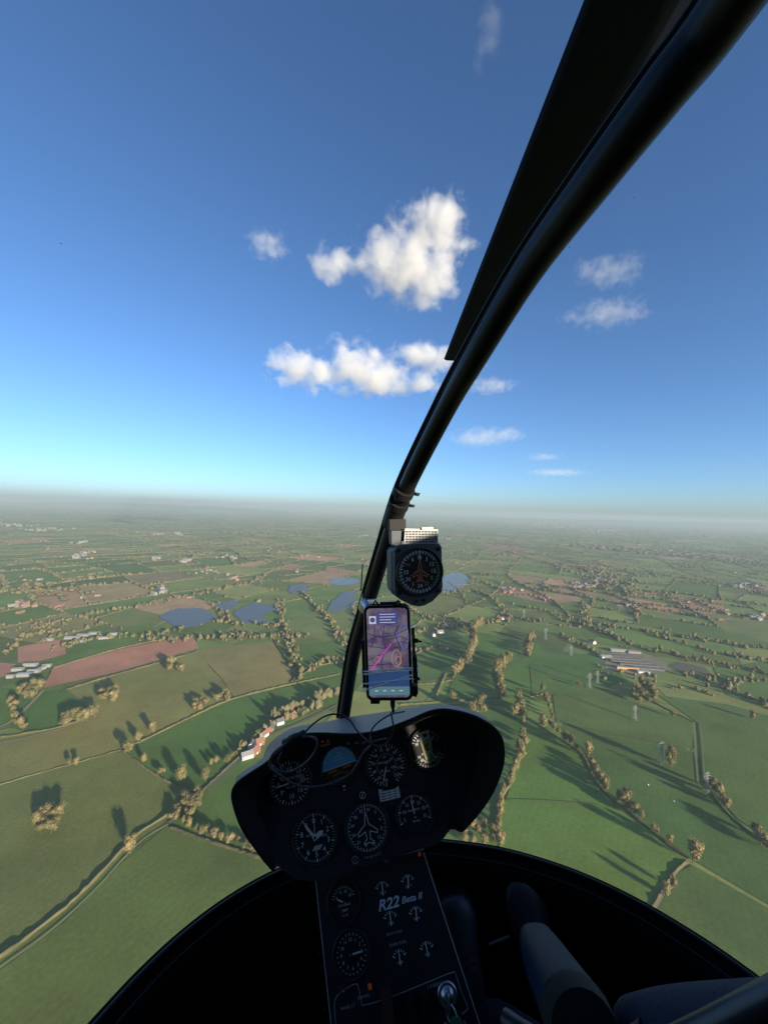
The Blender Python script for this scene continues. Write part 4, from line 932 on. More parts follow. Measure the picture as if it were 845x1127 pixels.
rows = [Lw, [l * .35 + p * .65 for l, p in zip(Lw, Pw)], Pw]; f.grid(rows)
f.build('visor_lining', M_RUB, pod)
# panel face with a real thickness and bevelled edge
face = [(304,950),(301,940),(297,927),(291,908),(283,888),(281,873),(284,864),(291,856),(300,848),(311,835),(325,822),(338,815),(352,812.5),(385,812.5),(405,812),(420,809),(450,799),(470,792),(488,790),(503,793),(516,800),(523,810),(526,822),(525,840),(519,862),(511,882),(504,897),(496,912),(487,924),(476,931),(462,935),(440,942),(415,949),(390,957),(365,966),(349,969.5),(338,970),(328,968),(318,963),(309,956)]
fw3 = [onp(x, y) for x, y in face]
f = MB(); f.prism(fw3, -PN * .004); f.build('panel_face', M_PAN, pod)
# dark edge piping of the visor
f = MB(); f.tube(Lw, .0022, 8); f.build('edge_piping', M_BLK, pod)
# outer shell: from the lip forward to the nose of the pod, closed round the wings and underneath
Sp = [(301,958),(290,950),(280,940),(264,914),(256,888),(255,872),(258,863),(266,856),(278,848),(288,838),(294,822),(305,811),(322,802),(350,796),(374,791),(398,787),(427,784),(462,781.5),(490,781),(520,787),(540,798),(551,811),(554,826),(552,845),(543,869),(529,891),(512,912),(506,914),(498,909)]
Sd = [.72,.72,.72,.72,.72,.73,.74,.76,.80,.84,.87,.89,.90,.90,.90,.90,.90,.88,.84,.80,.77,.75,.74,.73,.72,.72,.72,.72,.72]
So = smooth_pts([K(x, y, d) for (x, y), d in zip(Sp, Sd)], 4)
# keep hidden side pieces inside the silhouette
ctr = K(405, 870, .75)
for i, p in enumerate(So):
    t = i / (len(So) - 1)
    if t < .20 or t > .72: So[i] = p + (ctr - p) * .04
f = MB(); Lo = [l + (s - l).normalized() * .002 for l, s in zip(Lw, So)]
arch = []
for k in range(5):
    t = k / 4; arch.append([l + (s - l) * t + hu * (.010 * math.sin(PI * t) * (1 if .22 < i / len(Lw) < .70 else 0)) for i, (l, s) in enumerate(zip(Lo, So))])
f.grid(arch)
# down the front of the pod
low = [ctr + fw * .10 - up * .12 + (s - ctr) * .55 for s in So]; f.grid([So, low]); f.build('cowl_shell', M_SHELL, pod)
f = MB(); back = [p - PN * .06 + (ctr - p) * .05 for p in fw3]; f.grid([[p - PN * .004 for p in fw3] + [fw3[0] - PN * .004], back + [back[0]]]); f.poly(back); f.build('pod_housing', M_BLK, pod)
# ---- lettering
fcache = {}
def text(mb, s, c, U, V, h_, mi=0, align='CENTER', shear=0, bold=0, sx=1.0):
    key = (s, shear, bold)
    if key not in fcache:
        cu = bpy.data.curves.new('t', 'FONT'); cu.body = s; cu.size = 1; cu.align_x = 'CENTER'; cu.align_y = 'CENTER'; cu.shear = shear; cu.offset = bold; cu.resolution_u = 3
        ob = bpy.data.objects.new('t', cu); COL.objects.link(ob); bpy.context.view_layer.update()
        me = bpy.data.meshes.new_from_object(ob.evaluated_get(bpy.context.evaluated_depsgraph_get()))
        fcache[key] = ([tuple(v.co) for v in me.vertices], [tuple(p.vertices) for p in me.polygons]); bpy.data.objects.remove(ob); bpy.data.curves.remove(cu); bpy.data.meshes.remove(me)
    vs, fs = fcache[key]
    if not vs: return
    x0 = min(v[0] for v in vs); off = -x0 if align == 'LEFT' else 0
    mb.add([c + U * ((v[0] + off) * h_ * sx) + V * (v[1] * h_) for v in vs], fs, mi)
class Gz:
    """a round gauge: local 2-d drawing on the panel"""
    def __init__(s, px, py, r, O=None, N=None, U=None, V=None):
        s.N = PN if N is None else N; s.U = PU if U is None else U; s.V = PV if V is None else V; s.c = onp(px, py, O, s.N); s.r = r; s.m = MB()
    def p(s, a, q, z=.0022): a = R(a); return s.c + s.U * (math.sin(a) * q * s.r) + s.V * (math.cos(a) * q * s.r) + s.N * z     # a clockwise from top
    def xy(s, x, y, z=.0022): return s.c + s.U * (x * s.r) + s.V * (y * s.r) + s.N * z
    def bar(s, a0, q0, a1, q1, w_, mi=0, z=.0022, m=None):
        P, Q = s.p(a0, q0, z), s.p(a1, q1, z); d = (Q - P).normalized(); n_ = s.N.cross(d) * (w_ * s.r / 2); (m or s.m).poly([P - n_, Q - n_, Q + n_, P + n_], mi)
    def line(s, pts, w_, mi=0, z=.0022, m=None):
        for (x0, y0), (x1, y1) in zip(pts[:-1], pts[1:]):
            P, Q = s.xy(x0, y0, z), s.xy(x1, y1, z); d = (Q - P).normalized(); n_ = s.N.cross(d) * (w_ * s.r / 2); e_ = d * (w_ * s.r / 2); (m or s.m).poly([P - n_ - e_, Q - n_ + e_, Q + n_ + e_, P + n_ - e_], mi)
    def ticks(s, a0, a1, n, q0, q1, w_, mi=0):
        for i in range(n): a = a0 + (a1 - a0) * i / max(1, n - 1); s.bar(a, q0, a, q1, w_, mi)
    def num(s, t, a, q, h_, mi=0): text(s.m, t, s.p(a, q), s.U, s.V, h_ * s.r, mi)
    def txt(s, t, x, y, h_, mi=0): text(s.m, t, s.xy(x, y), s.U, s.V, h_ * s.r, mi)
    def needle(s, a, q=.8, tail=.2, w_=.07, z=.0045, taper=True):
        m = MB(); A = R(a); d = s.U * math.sin(A) + s.V * math.cos(A); n_ = s.N.cross(d); c = s.c + s.N * z; r = s.r
        m.prism([c - d * tail * r - n_ * w_ * r * .5, c + d * q * .75 * r - n_ * w_ * r * (.5), c + d * q * r - n_ * w_ * r * .08, c + d * q * r + n_ * w_ * r * .08, c + d * q * .75 * r + n_ * w_ * r * (.5), c - d * tail * r + n_ * w_ * r * .5], s.N * .0004)
        return m
M_DIAL = mat('dial_black', (.007, .008, .010), .7); M_MARK = mat('dial_marking', (.78, .79, .78), .6); M_GREEN = mat('green_arc', (.05, .30, .08), .6); M_RED = mat('red_line', (.5, .03, .02), .6); M_AMB = mat('amber_paint', (.48, .16, .05), .6)
M_SKYB = mat('horizon_blue', (.17, .52, .82), .5); M_EARTH = mat('horizon_brown', (.05, .022, .012), .6); M_NEED = mat('needle_white', (.75, .75, .72), .5); M_BEZ = mat('gauge_bezel', (.014, .015, .017), .5)
M_YEL = mat('yellow_arc', (.6, .45, .05), .6)
MARKS = [M_DIAL, M_MARK, M_GREEN, M_RED, M_AMB, M_SKYB, M_EARTH, M_YEL, mat('reflection_pale_yellow', (.62, .58, .30), .6)]
M_CLEAR = glassmat('gauge_glass', (.93, .95, .95), .05)
def finish(g_, name, label=None, needles=(), parent=None, sq=False, glass=True, bez=1.12):
    par = parent or pod
    b = MB(); prof = [(1.0, .0006), (1.02, .0050), (1.07, .0056), (bez, .0040), (bez + .01, .0002)]; seg = 36
    rows = [[g_.p(360 * k / seg, q, z) for k in range(seg)] for q, z in prof]; b.grid(rows, closed=True)
    if sq:
        for x, y in ((-.93, -.93), (.93, -.93), (-.93, .93), (.93, .93)):
            c = g_.xy(x, y, .0005); b.tube([c, c + g_.N * .0012], .0021, 8)
    o = b.build(name, M_BEZ, par)
    if label: o['label'] = label
    d = MB(); d.poly([g_.p(-360 * k / seg, 1.0, .0016) for k in range(seg)], 0); d.v += []; k0 = len(d.v); d.v += g_.m.v; d.f += [tuple(i + k0 for i in ff) for ff in g_.m.f]; d.mi += g_.m.mi; d.sm += g_.m.sm
    dl = d.build('dial', MARKS); par_to(dl, o)
    for i, n_ in enumerate(needles): nn = n_.build('needle', M_NEED); par_to(nn, o)
    if needles:
        h_ = MB(); h_.tube([g_.c + g_.N * .003, g_.c + g_.N * .0056], g_.r * .07, 12); par_to(h_.build('hub', M_BEZ), o)
    if glass: gg = MB(); gg.poly([g_.p(-360 * k / seg, 1.0, .0058) for k in range(seg)]); par_to(gg.build('cover_glass', M_CLEAR), o)
    return o
def par_to(ch, o):
    ch.parent = o; ch.matrix_parent_inverse = Matrix.Identity(4); ch.location = -(o.location + (o.parent.location if o.parent else Vector((0, 0, 0)))) if False else Vector((0, 0, 0))
KR = .70 / F
# vertical speed (far left)
g_ = Gz(320, 861, 20.5 * KR * 1.02); g_.ticks(0, 350, 36, .86, .97, .035, 1); g_.ticks(-90, 240, 12, .80, .97, .055, 1)
for t, a in (('5', -52), ('10', 0), ('15', 48), ('20', 90), ('15', 132), ('10', 180), ('5', 232), ('0', 270)): g_.num(t, a, .62, .30, 1)
g_.txt('VERTICAL SPEED', .12, .20, .17, 1); g_.txt('UP', -.45, .3, .14, 1); g_.txt('DN', -.45, -.32, .14, 1); g_.txt('100 FT PER MIN', .1, -.2, .11, 1)
finish(g_, 'gauge', 'leftmost top gauge with its needle pointing level left', [g_.needle(264, .82, .12, .07)], sq=True)
# artificial horizon
g_ = Gz(374, 843, 20 * KR); 
def arcpoly(a0, a1, q, mi, z=.0019): g_.m.poly([g_.p(-a, q, z) for a in [a0 + (a1 - a0) * k / 20 for k in range(21)]], mi)
arcpoly(-84, 96, .96, 5); arcpoly(96, 276, .96, 6, .00185)
for a in (-60, -45, -30, -20, -10, 0, 10, 20, 30, 45, 60): g_.bar(a - 6, .80, a - 6, .92, .03 if a % 30 else .06, 1, .0026)
g_.line([(-.25, .30), (.25, .36)], .03, 1, .0026); g_.line([(-.18, .48), (.18, .52)], .03, 1, .0026); g_.line([(-.96, -.10), (.96, .10)], .035, 1, .0026)
g_.line([(-.6, -.2), (-.2, -.16)], .09, 4, .003); g_.line([(.2, -.1), (.62, -.06)], .09, 4, .003); g_.line([(-.4, -.42), (-.1, -.30), (.1, -.30), (.4, -.38)], .05, 4, .003); g_.line([(-.7, -.6), (.6, -.5)], .03, 4, .0027)
g_.txt('PULL', .05, .66, .12, 1)
k_ = finish(g_, 'attitude_gauge', 'round gauge with bright blue upper half and brown lower half', (), sq=True)
b = MB(); c = onp(379, 866.5); b.box(c + PN * .002, PU * .0024, PV * .0036, PN * .002); b.build('caging_knob', M_WHT, pod)
# airspeed
g_ = Gz(425, 841.5, 21 * KR); g_.ticks(-170, 150, 33, .86, .97, .03, 1); g_.ticks(-170, 150, 17, .80, .97, .05, 1); g_.ticks(-160, 140, 22, .48, .55, .03, 1)
for i, t in enumerate(('20', '30', '40', '50', '60', '70', '80', '90', '100', '110', '120')): g_.num(t, -168 + i * 31, .70, .20, 1)
for i, t in enumerate(('20', '40', '60', '80', '100')): g_.num(t, -130 + i * 62, .37, .17, 1)
g_.txt('KNOTS', 0, .12, .15, 1); g_.txt('MPH', 0, -.30, .15, 1)
finish(g_, 'gauge', 'gauge with two rings of numbers and a needle pointing down left', [g_.needle(203, .86, .18, .06)], sq=True)
# rotor and engine tachometer with a painted reflection, lit through the door slot
g_ = Gz(470, 824, 19.5 * KR); g_.ticks(-60, 60, 13, .82, .95, .04, 1); g_.ticks(120, 240, 13, .82, .95, .04, 1)
for i, t in enumerate(('50', '60', '70', '80', '90', '100', '110')): g_.num(t, -60 + i * 20, .66, .2, 1); g_.num(t, 240 - i * 20, .66, .2, 1)
g_.txt('ENGINE', -.1, -.22, .16, 1); g_.txt('ROTOR', .1, .22, .16, 1); g_.bar(32, .9, 44, .9, .08, 2); g_.bar(136, .9, 148, .9, .08, 2)
g_.m.poly([g_.xy(x, y, .0026) for x, y in ((-.30, .42), (.26, .52), (.30, .96), (-.24, .90))], 1); g_.m.poly([g_.xy(x, y, .0030) for x, y in ((-.10, .62), (.12, .64), (.12, .80), (-.10, .78))], 0); g_.m.poly([g_.xy(x, y, .0025) for x, y in ((-.22, -.50), (.24, -.62), (.32, .50), (-.34, .42))], 8); g_.m.poly([g_.xy(x, y, .0028) for x, y in ((-.12, -.05), (.14, .10), (.10, .32), (-.18, .20))], 4); g_.m.poly([g_.xy(x, y, .0028) for x, y in ((.02, -.55), (.24, -.60), (.24, -.15), (.10, -.10))], 2)  # white, yellow, amber and green patches painted as a reflection in the glass
finish(g_, 'gauge', 'top right gauge with a bright yellow and white reflection painted on it', [g_.needle(38, .75, .1, .06), g_.needle(143, .75, .1, .06)], sq=True)
# clock like altimeter
g_ = Gz(347, 921, 22 * KR * .98); g_.ticks(0, 352.8, 50, .88, .96, .022, 1); g_.ticks(0, 324, 10, .82, .96, .05, 1)
for i in range(10): g_.num(str(i), i * 36, .66, .30, 1)
for k in range(5): g_.line([(-.16 + k * .08, -.5), (-.02 + k * .08, -.34)], .035, 1)
g_.txt('ALT', -.3, .12, .14, 1); g_.txt('1013', .42, .0, .15, 1)
finish(g_, 'altimeter', 'lower left gauge with two white hands like a clock', [g_.needle(-36, .78, .1, .11), g_.needle(64, .48, .1, .20), g_.needle(2, .86, .1, .03, .0038)], sq=True)
# gyro compass with aircraft outline
g_ = Gz(404, 910, 21 * KR * 1.02); g_.ticks(0, 355, 72, .90, .97, .02, 1); g_.ticks(0, 350, 36, .84, .97, .03, 1)
for i, t in enumerate(('N', '3', '6', 'E', '12', '15', 'S', '21', '24', 'W', '30', '33')): g_.num(t, i * 30 + 14, .72, .20, 1)
g_.line([(0, .62), (.07, .34), (.09, .14), (.50, -.18), (.46, -.30), (.12, -.16), (.08, -.46), (.24, -.60), (.22, -.68), (0, -.60), (-.22, -.68), (-.24, -.60), (-.08, -.46), (-.12, -.16), (-.46, -.30), (-.50, -.18), (-.09, .14), (-.07, .34), (0, .62)], .035, 1, .0030); g_.line([(0, .62), (0, .92)], .03, 1, .003)
finish(g_, 'direction_gauge', 'central lower gauge with a white aircraft outline', (), sq=True)
# manifold pressure
g_ = Gz(456, 896, 18.5 * KR); g_.ticks(-110, 110, 31, .86, .96, .03, 1); g_.ticks(-110, 110, 7, .80, .96, .06, 1)
for i, t in enumerate(('5', '10', '15', '20', '25', '30', '35')): g_.num(t, -105 + i * 35, .62, .24, 1)
g_.txt('MAN PRESS', 0, .22, .15, 1); g_.txt('IN HG', .05, -.32, .15, 1); g_.bar(30, .9, 60, .9, .05, 2)
finish(g_, 'gauge', 'lower right gauge with its needle pointing straight up', [g_.needle(-4, .84, .14, .07)], sq=True)
# placard, small round badges, warning light row, registration
def flat(parent, name, m_, px, py, w_, h_, U=None, V=None, N=None, O=None, z=.0012, sk=0):
    U = U or PU; V = V or PV; N = N or PN; c = onp(px, py, O, N) + N * z; f = MB(); f.box(c, U * w_ / 2, V * h_ / 2, N * .0005); return f.build(name, m_, parent), c
o, c = flat(pod, 'placard', mat('placard_white', (.62, .63, .62), .6), 428.5, 873, .037, .019)
f = MB()
for i in range(4):
    for j in range(3 if i else 1):
        ww = [.009, .007, .006][j] if i else .028
        f.box(c + PV * (.0062 - i * .0042) + PU * ((-.011 + j * .0105) if i else 0) + PN * .0007, PU * ww / 2, PV * (.0007), PN * .0001)
par_to(f.build('printed_rows', M_DIAL), o)
def badge(parent, px, py, r, m_, name, O=None, N=None, U=None, V=None):
    N = N or PN; U = U or PU; V = V or PV; c = onp(px, py, O, N) + N * .001; rows = [[c + (U * math.cos(a) + V * math.sin(a)) * r * q + N * z for a in [2 * PI * k / 20 for k in range(20)]] for q, z in ((1, 0), (1, .0012), (.82, .0012), (.82, 0))]
    f = MB(); f.grid(rows, closed=True); f.tube([c - (U + V * 1.4) * r * .35 + N * .001, c + (U + V * 1.4) * r * .35 + N * .001], r * .13, 6); return f.build(name, m_, parent)
badge(pod, 399, 875, .0055, M_WHT, 'round_badge'); badge(pod, 391, 946, .0058, mat('dim_marking', (.25, .25, .26), .6), 'round_badge'); badge(pod, 332, 957, .0062, M_DKALU, 'knob_ring')
f = MB(); text(f, 'G-JKHT', onp(410.5, 940.5) + PN * .0012, PU, PV, .0088, 0); f.build('registration_lettering', mat('dim_lettering', (.36, .37, .38), .6), pod)
M_LAMP = mat('warning_lamp_amber', (.30, .07, .02), .4, emit=(.9, .22, .05), es=.015); M_LAMPR = mat('warning_lamp_red', (.30, .05, .03), .4, emit=(1, .16, .06), es=.02)
for x, y in ((355, 814.5), (361, 814)): flat(pod, 'warning_lamp', M_LAMP, x, y + 1.5, .0042, .0034)
for x, y in ((371, 815.5), (383, 815), (395, 814.5), (405, 813.5)): flat(pod, 'warning_lamp', mat('unlit_lamp', (.05, .03, .02), .4), x, y + .5, .006, .004)
f = MB()
for s_, x, y in (('CLUTCH', 358, 820), ('OIL', 371, 819.5), ('CHIP', 382, 818.5), ('TEMP', 392, 817.8), ('LOW FUEL', 404, 816.5), ('STARTER ON', 418, 814)): text(f, s_, onp(x, y) + PN * .0012, PU, PV, .0046, 0, bold=.01)
f.build('lamp_lettering', M_WHT, pod)
flat(pod, 'warning_lamp', M_LAMPR, 461.5, 940, .0045, .005)
# ---- console below the pod
CO = K(411, 956, .705); al2 = R(29); CV = hu * math.cos(al2) + hf * math.sin(al2); CN = PU.cross(CV).normalized(); CN = -CN if CN.dot(fw) > 0 else CN
def oc(px, py, z=0): return onp(px, py, CO, CN) + CN * z
cons = empty('centre_console', K(440, 1127, .62)); tag(cons, 'narrow black centre console with white edge lines, small gauges and key switch, under the panel', 'console')
q = [oc(346.5, 966), oc(467, 935), oc(531, 1133), oc(556, 1215), oc(376, 1215), oc(364.5, 1133)]
f = MB(); f.prism(q, -CN * .004); f.build('console_face', M_PAN, cons)
f = MB(); dn = -CN * .16 - hu * .02
f.grid([[q[1] - CN * .001, q[2] - CN * .001, q[3] - CN * .001], [q[1] + dn, q[2] + dn, q[3] + dn]], smooth=False); f.grid([[q[0] - CN * .001, q[5] - CN * .001, q[4] - CN * .001], [q[0] + dn, q[5] + dn, q[4] + dn]], smooth=False); f.grid([[q[0], q[1]], [q[0] + dn, q[1] + dn]], smooth=False); f.build('console_body', M_BLK, cons)
for pts in (((347.5, 969), (365, 1133), (376, 1214)), ((465.5, 938), (529.5, 1133), (554, 1214))):
    f = MB(); f.tube([oc(x, y, .0005) for x, y in pts], .0008, 6); f.build('edge_strip', M_TRIMW, cons)
f = MB()
for k in range(11): c = oc(347.5 + (365 - 347.5) * (k + .5) / 11 - 5, 975 + k * 15, .0005); f.tube([c, c + CN * .001], .0013, 7)
f.build('edge_screws', M_DKALU, cons)
def cg(px, py, r): return Gz(px, py, r, CO, CN, PU, CV)
CK = .70 / F
g_ = cg(378.5, 992, 16.5 * CK); g_.ticks(-70, 70, 13, .66, .78, .035, 1)
for i, t in enumerate(('0', '10', '20', '30')): g_.num(t, -60 + i * 40, .5, .2, 1)
g_.txt('CYL HEAD', 0, -.16, .17, 1); g_.txt('TEMP', 0, -.42, .17, 1); g_.txt('F x 10', 0, -.64, .15, 1)
finish(g_, 'gauge', 'upper left console gauge with lettering in its lower half', [g_.needle(-62, .5, .1, .08)], cons)
g_ = cg(387, 1049, 17.5 * CK); g_.ticks(0, 345, 24, .78, .88, .035, 1)
for i, t in enumerate(('12', '1', '2', '3', '4', '5', '6', '7', '8', '9', '10', '11')): g_.num(t, i * 30, .60, .22, 1)
finish(g_, 'clock', 'round console clock with one bright hand pointing right', [g_.needle(88, .68, .1, .09)], cons)
def mini(px, py, t1, na):
    g2 = cg(px, py, .0185); g2.ticks(-60, 60, 7, .55, .72, .06, 1); g2.ticks(-60, 60, 3, .48, .72, .09, 1); g2.txt(t1, 0, -.15, .24, 1)
    b = MB(); c = g2.c; b.box(c + CN * .0006, PU * .0165, CV * .0140, CN * .0006); o = b.build('small_gauge', M_PAN, cons)
    d = MB(); d.v, d.f, d.mi, d.sm = g2.m.v, g2.m.f, g2.m.mi, g2.m.sm; par_to(d.build('scale', MARKS), o); n_ = g2.needle(na, .66, .30, .10, .003); par_to(n_.build('needle', M_NEED), o)
for px, py, t, na in ((421,980,'OIL P',4),(449,972.5,'OIL T',12),(430,1013,'FUEL',0),(458,1008,'AMPS',8),(440,1056,'AUX',0),(470,1047,'FUEL',-4)): mini(px, py, t, na)
# the type lettering on the console
M_LOGO = mat('logo_lettering', (.72, .74, .80), .6)
f = MB(); text(f, 'R22', oc(427, 994.5, .0026), PU, CV, .0205, 0, shear=.28, bold=.024, sx=1.15); text(f, 'Beta II', oc(452.5, 988, .0026), PU, CV, .0125, 0, shear=.28, bold=.018, sx=1.15); f.build('type_lettering', M_LOGO, cons)
M_CL = mat('console_lettering', (.42, .43, .45), .6); f = MB(); text(f, 'AUX FUEL', oc(434, 1026, .001), PU, CV, .0062, 0); text(f, 'MAIN FUEL', oc(438, 1038, .001), PU, CV, .0062, 0); text(f, 'ALT', oc(425, 938 + 10, .001), PU, CV, .005, 0); f.build('fuel_lettering', M_CL, cons)
for s_, x, y in (('PANEL LT', 383, 1108), ('DIMMER', 400, 1097), ('BAT', 452, 1122), ('ALT', 466, 1114), ('L R BOTH', 478, 1084), ): f = MB(); text(f, s_, oc(x, y, .001), PU, CV, .0055, 0); f.build('switch_lettering', M_CL, cons)
f = MB(); ln = [(370,1133),(368,1106),(371,1096),(379,1089),(390,1083),(394,1085),(398,1102),(401,1106),(430,1097),(470,1081),(497,1070),(501,1072),(507,1090),(514,1107),(513,1112),(508,1116)]
f.tube(smooth_pts([oc(x, y, .0006) for x, y in ln], 3), .00055, 5); f.build('printed_border', M_TRIMW, cons)
badge(cons, 377, 1089, .005, M_DKALU, 'toggle_ring', CO, CN, PU, CV)
f = MB(); f.tube([oc(377, 1090, .001), oc(379, 1085, .014)], .0016, 8); f.build('toggle_switch', M_ALU, cons)
flat(cons, 'warning_lamp', M_LAMPR, 407, 1085, .006, .007, PU, CV, CN, CO, .002)
M_GUARD = mat('red_brown_guard', (.07, .028, .024), .5); c = oc(427, 1112, .008); f = MB(); f.box(c, PU * .0085, CV * .026, CN * .008); f.build('switch_guard', M_GUARD, cons)
for x, y in ((452, 1108), (468, 1103)): 
    c = oc(x, y, .004); f = MB(); f.box(c, PU * .0085, CV * .0135, CN * .004); o = f.build('rocker_switch', M_BEZ, cons); b = MB(); b.prism([c + PU * a + CV * v + CN * .0042 for a, v in ((-.006, -.009), (.006, -.009), (.006, .009), (-.006, .009))], CN * .003 + CV * .0012); par_to(b.build('rocker', M_BLK), o)
# key switch, key with green tag
kc = oc(492, 1094); f = MB(); rows = [[kc + (PU * math.cos(a) + CV * math.sin(a)) * q + CN * z for a in [2 * PI * k / 24 for k in range(24)]] for q, z in ((.0165, 0), (.0165, .003), (.0135, .0045), (.0115, .003), (.0105, .003), (.0095, .009), (.001, .0095))]; f.grid(rows, closed=True)
f.build('key_switch', M_ALU, cons)
key = empty('ignition_key', kc + CN * .012); tag(key, 'metal key in the console switch with a green tag on a wire ring', 'key')
f = MB(); f.box(kc + CN * .017, (PU * .3 + CV).normalized() * .011, CN * .009, (PU - CV * .3).normalized() * .0012); f.build('key_blade', M_ALU, key)
rc = kc + CN * .022 - CV * .014; f = MB(); f.tube([rc + (CV * math.cos(a) + (PU * .5 + CN * .8) * math.sin(a)) * .014 for a in [2 * PI * k / 24 for k in range(25)]], .0008, 6); f.build('key_ring', M_ALU, key)
tc_ = kc - CV * .036 + CN * .016 + PU * .004; f = MB(); out = [tc_ + PU * (.0105 * math.copysign(abs(math.cos(a)) ** .6, math.cos(a))) + CV * (.018 * math.copysign(abs(math.sin(a)) ** .6, math.sin(a))) for a in [2 * PI * k / 20 for k in range(20)]]; f.prism(out, CN * .003); f.build('key_tag', mat('green_tag', (.02, .16, .07), .5), key)
f = MB(); f.tube([kc - CV * .02 + CN * .02 - PU * .013, kc - CV * .035 + CN * .024 - PU * .006, kc - CV * .06 + CN * .018], .0022, 8); f.build('key_strap', mat('grey_strap', (.22, .22, .23), .7), key)
f = MB(); f.tube([kc - CV * .026 + CN * .017 + PU * .016, kc - CV * .05 + CN * .016 + PU * .024, kc - CV * .075 + CN * .012 + PU * .024], .0032, 8); f.build('red_tag_strap', mat('red_strap', (.20, .03, .03), .6), key)
# ---- vertical card compass on the post
def frame(px, py, d, yaw, roll=0, pitch=0):
    n_ = -(fw * math.cos(yaw) + rt * math.sin(yaw)); u_ = rt * math.cos(yaw) - fw * math.sin(yaw); v_ = up
    if pitch: n_, v_ = n_ * math.cos(pitch) + v_ * math.sin(pitch), v_ * math.cos(pitch) - n_ * math.sin(pitch)
    if roll: u_, v_ = u_ * math.cos(roll) + v_ * math.sin(roll), v_ * math.cos(roll) - u_ * math.sin(roll)
    return K(px, py, d), u_, v_, n_
cc, cu_, cv_, cn_ = frame(460.5, 632, .60, R(-11), R(1)); ks = .60 / F
M_CBODY = mat('dark_grey_housing', (.075, .085, .09), .5, var=.15, scale=40, bump=.1, bscale=900)
comp = empty('compass', cc); tag(comp, 'black vertical card compass hanging on the right of the post, amber aircraft on its dial', 'compass')
def cp(x, y, z=0): return cc + cu_ * x * ks + cv_ * y * ks + cn_ * z
front = [(-27,27),(-24,31),(-20,33),(20,34),(25,33),(27.5,29),(28,-15),(27,-21),(16,-31),(7,-35),(0,-36),(-8,-34),(-17,-29),(-26,-22),(-27.5,-17)]
f = MB(); n_ = len(front)
ly = [[cp(x * k, y * k, z) for x, y in front] for k, z in ((.97, .0), (1.0, -.002), (1.0, -.008))] + [[cp(x * .96 - 3, y * .95 - 1, -.012) for x, y in front], [cp(x * .93 - 3, y * .93 - 1, -.050) for x, y in front]]
f.grid(ly, closed=True, smooth=False); f.poly(ly[0][::-1]); f.poly(ly[-1]); f.build('housing', M_CBODY, comp)
cg_ = Gz(460, 632, 24.3 * ks); cg_.c = cp(1, 3, .0004); cg_.N, cg_.U, cg_.V = cn_, cu_, cv_
cg_.ticks(0, 355, 72, .86, .95, .022, 1); cg_.ticks(0, 350, 36, .80, .97, .04, 1)
for a in range(60, 150, 10): cg_.bar(a, .80, a, .97, .045, 2, .0024)
for i, (t, mi) in enumerate((('N', 1), ('3', 1), ('12', 1), ('15', 1), ('S', 7), ('21', 7), ('24', 1), ('E', 7), ('30', 1), ('33', 1), ('W', 4), ('6', 1))): cg_.num(t, i * 30, .64, .25, mi)
cg_.line([(0, .60), (.05, .30), (.07, .10), (.36, -.14), (.33, -.24), (.10, -.12), (.07, -.32), (.18, -.44), (0, -.40), (-.18, -.44), (-.07, -.32), (-.10, -.12), (-.33, -.24), (-.36, -.14), (-.07, .10), (-.05, .30), (0, .60)], .045, 4, .0028); cg_.line([(0, -.36), (0, .1)], .05, 4, .0028); cg_.line([(0, .62), (0, .96)], .04, 1, .003); cg_.line([(.08, .02), (.42, -.16)], .04, 4, .0028); cg_.line([(-.08, .02), (-.42, -.16)], .04, 4, .0028)
finish(cg_, 'compass_dial_unit', None, (), comp, bez=1.10)
f = MB()
for x, y in ((-22,27),(23,27),(-22,-19),(22,-19)): f.tube([cp(x, y, -.001), cp(x, y, .0016)], .0034, 12)
for x, y in ((-3,-29.5),(5,-29)): f.tube([cp(x, y, -.001), cp(x, y, .001)], .0024, 10)
f.build('screws', M_BLK, comp)
f = MB(); cd = [(-17,34.5),(21.5,33.5),(22,49),(-15.5,51)]; 
f.prism([cp(x, y, .006) for x, y in cd], -cn_ * .0015); card = f.build('correction_card', mat('card_white', (.34, .35, .36), .5), comp)
f = MB()
for j in range(5):
    for i in range(10):
        x = -13.5 + i * 3.6; y = 47 - j * 2.7 - x * .03; w_ = 1.15 if (i + j) % 3 else 1.5; f.box(cp(x, y, .0064), cu_ * w_ * ks, cv_ * .85 * ks, cn_ * .0002)
f.build('card_figures', mat('print_grey', (.06, .06, .07), .8), comp)
f = MB(); f.box(cp(9, 50.5, .006), cu_ * 6 * ks, cv_ * 1.2 * ks, cn_ * .004); f.build('brass_clip', mat('brass', (.75, .52, .22), .35, 1.0), comp)
f = MB(); f.box(cp(-24, 41, -.010), cu_ * 5.5 * ks, cv_ * 7.5 * ks, cn_ * .010); f.build('side_bracket', mat('bracket_blue_grey', (.035, .045, .06), .5, .1), comp)
f = MB(); f.box(cp(-22, 55, -.014), cu_ * 9 * ks, cv_ * 6 * ks, cn_ * .012); f.box(cp(-20, 46, -.022), cu_ * 9 * ks, cv_ * 10 * ks, cn_ * .006); f.build('mount_block', M_RUB, comp)
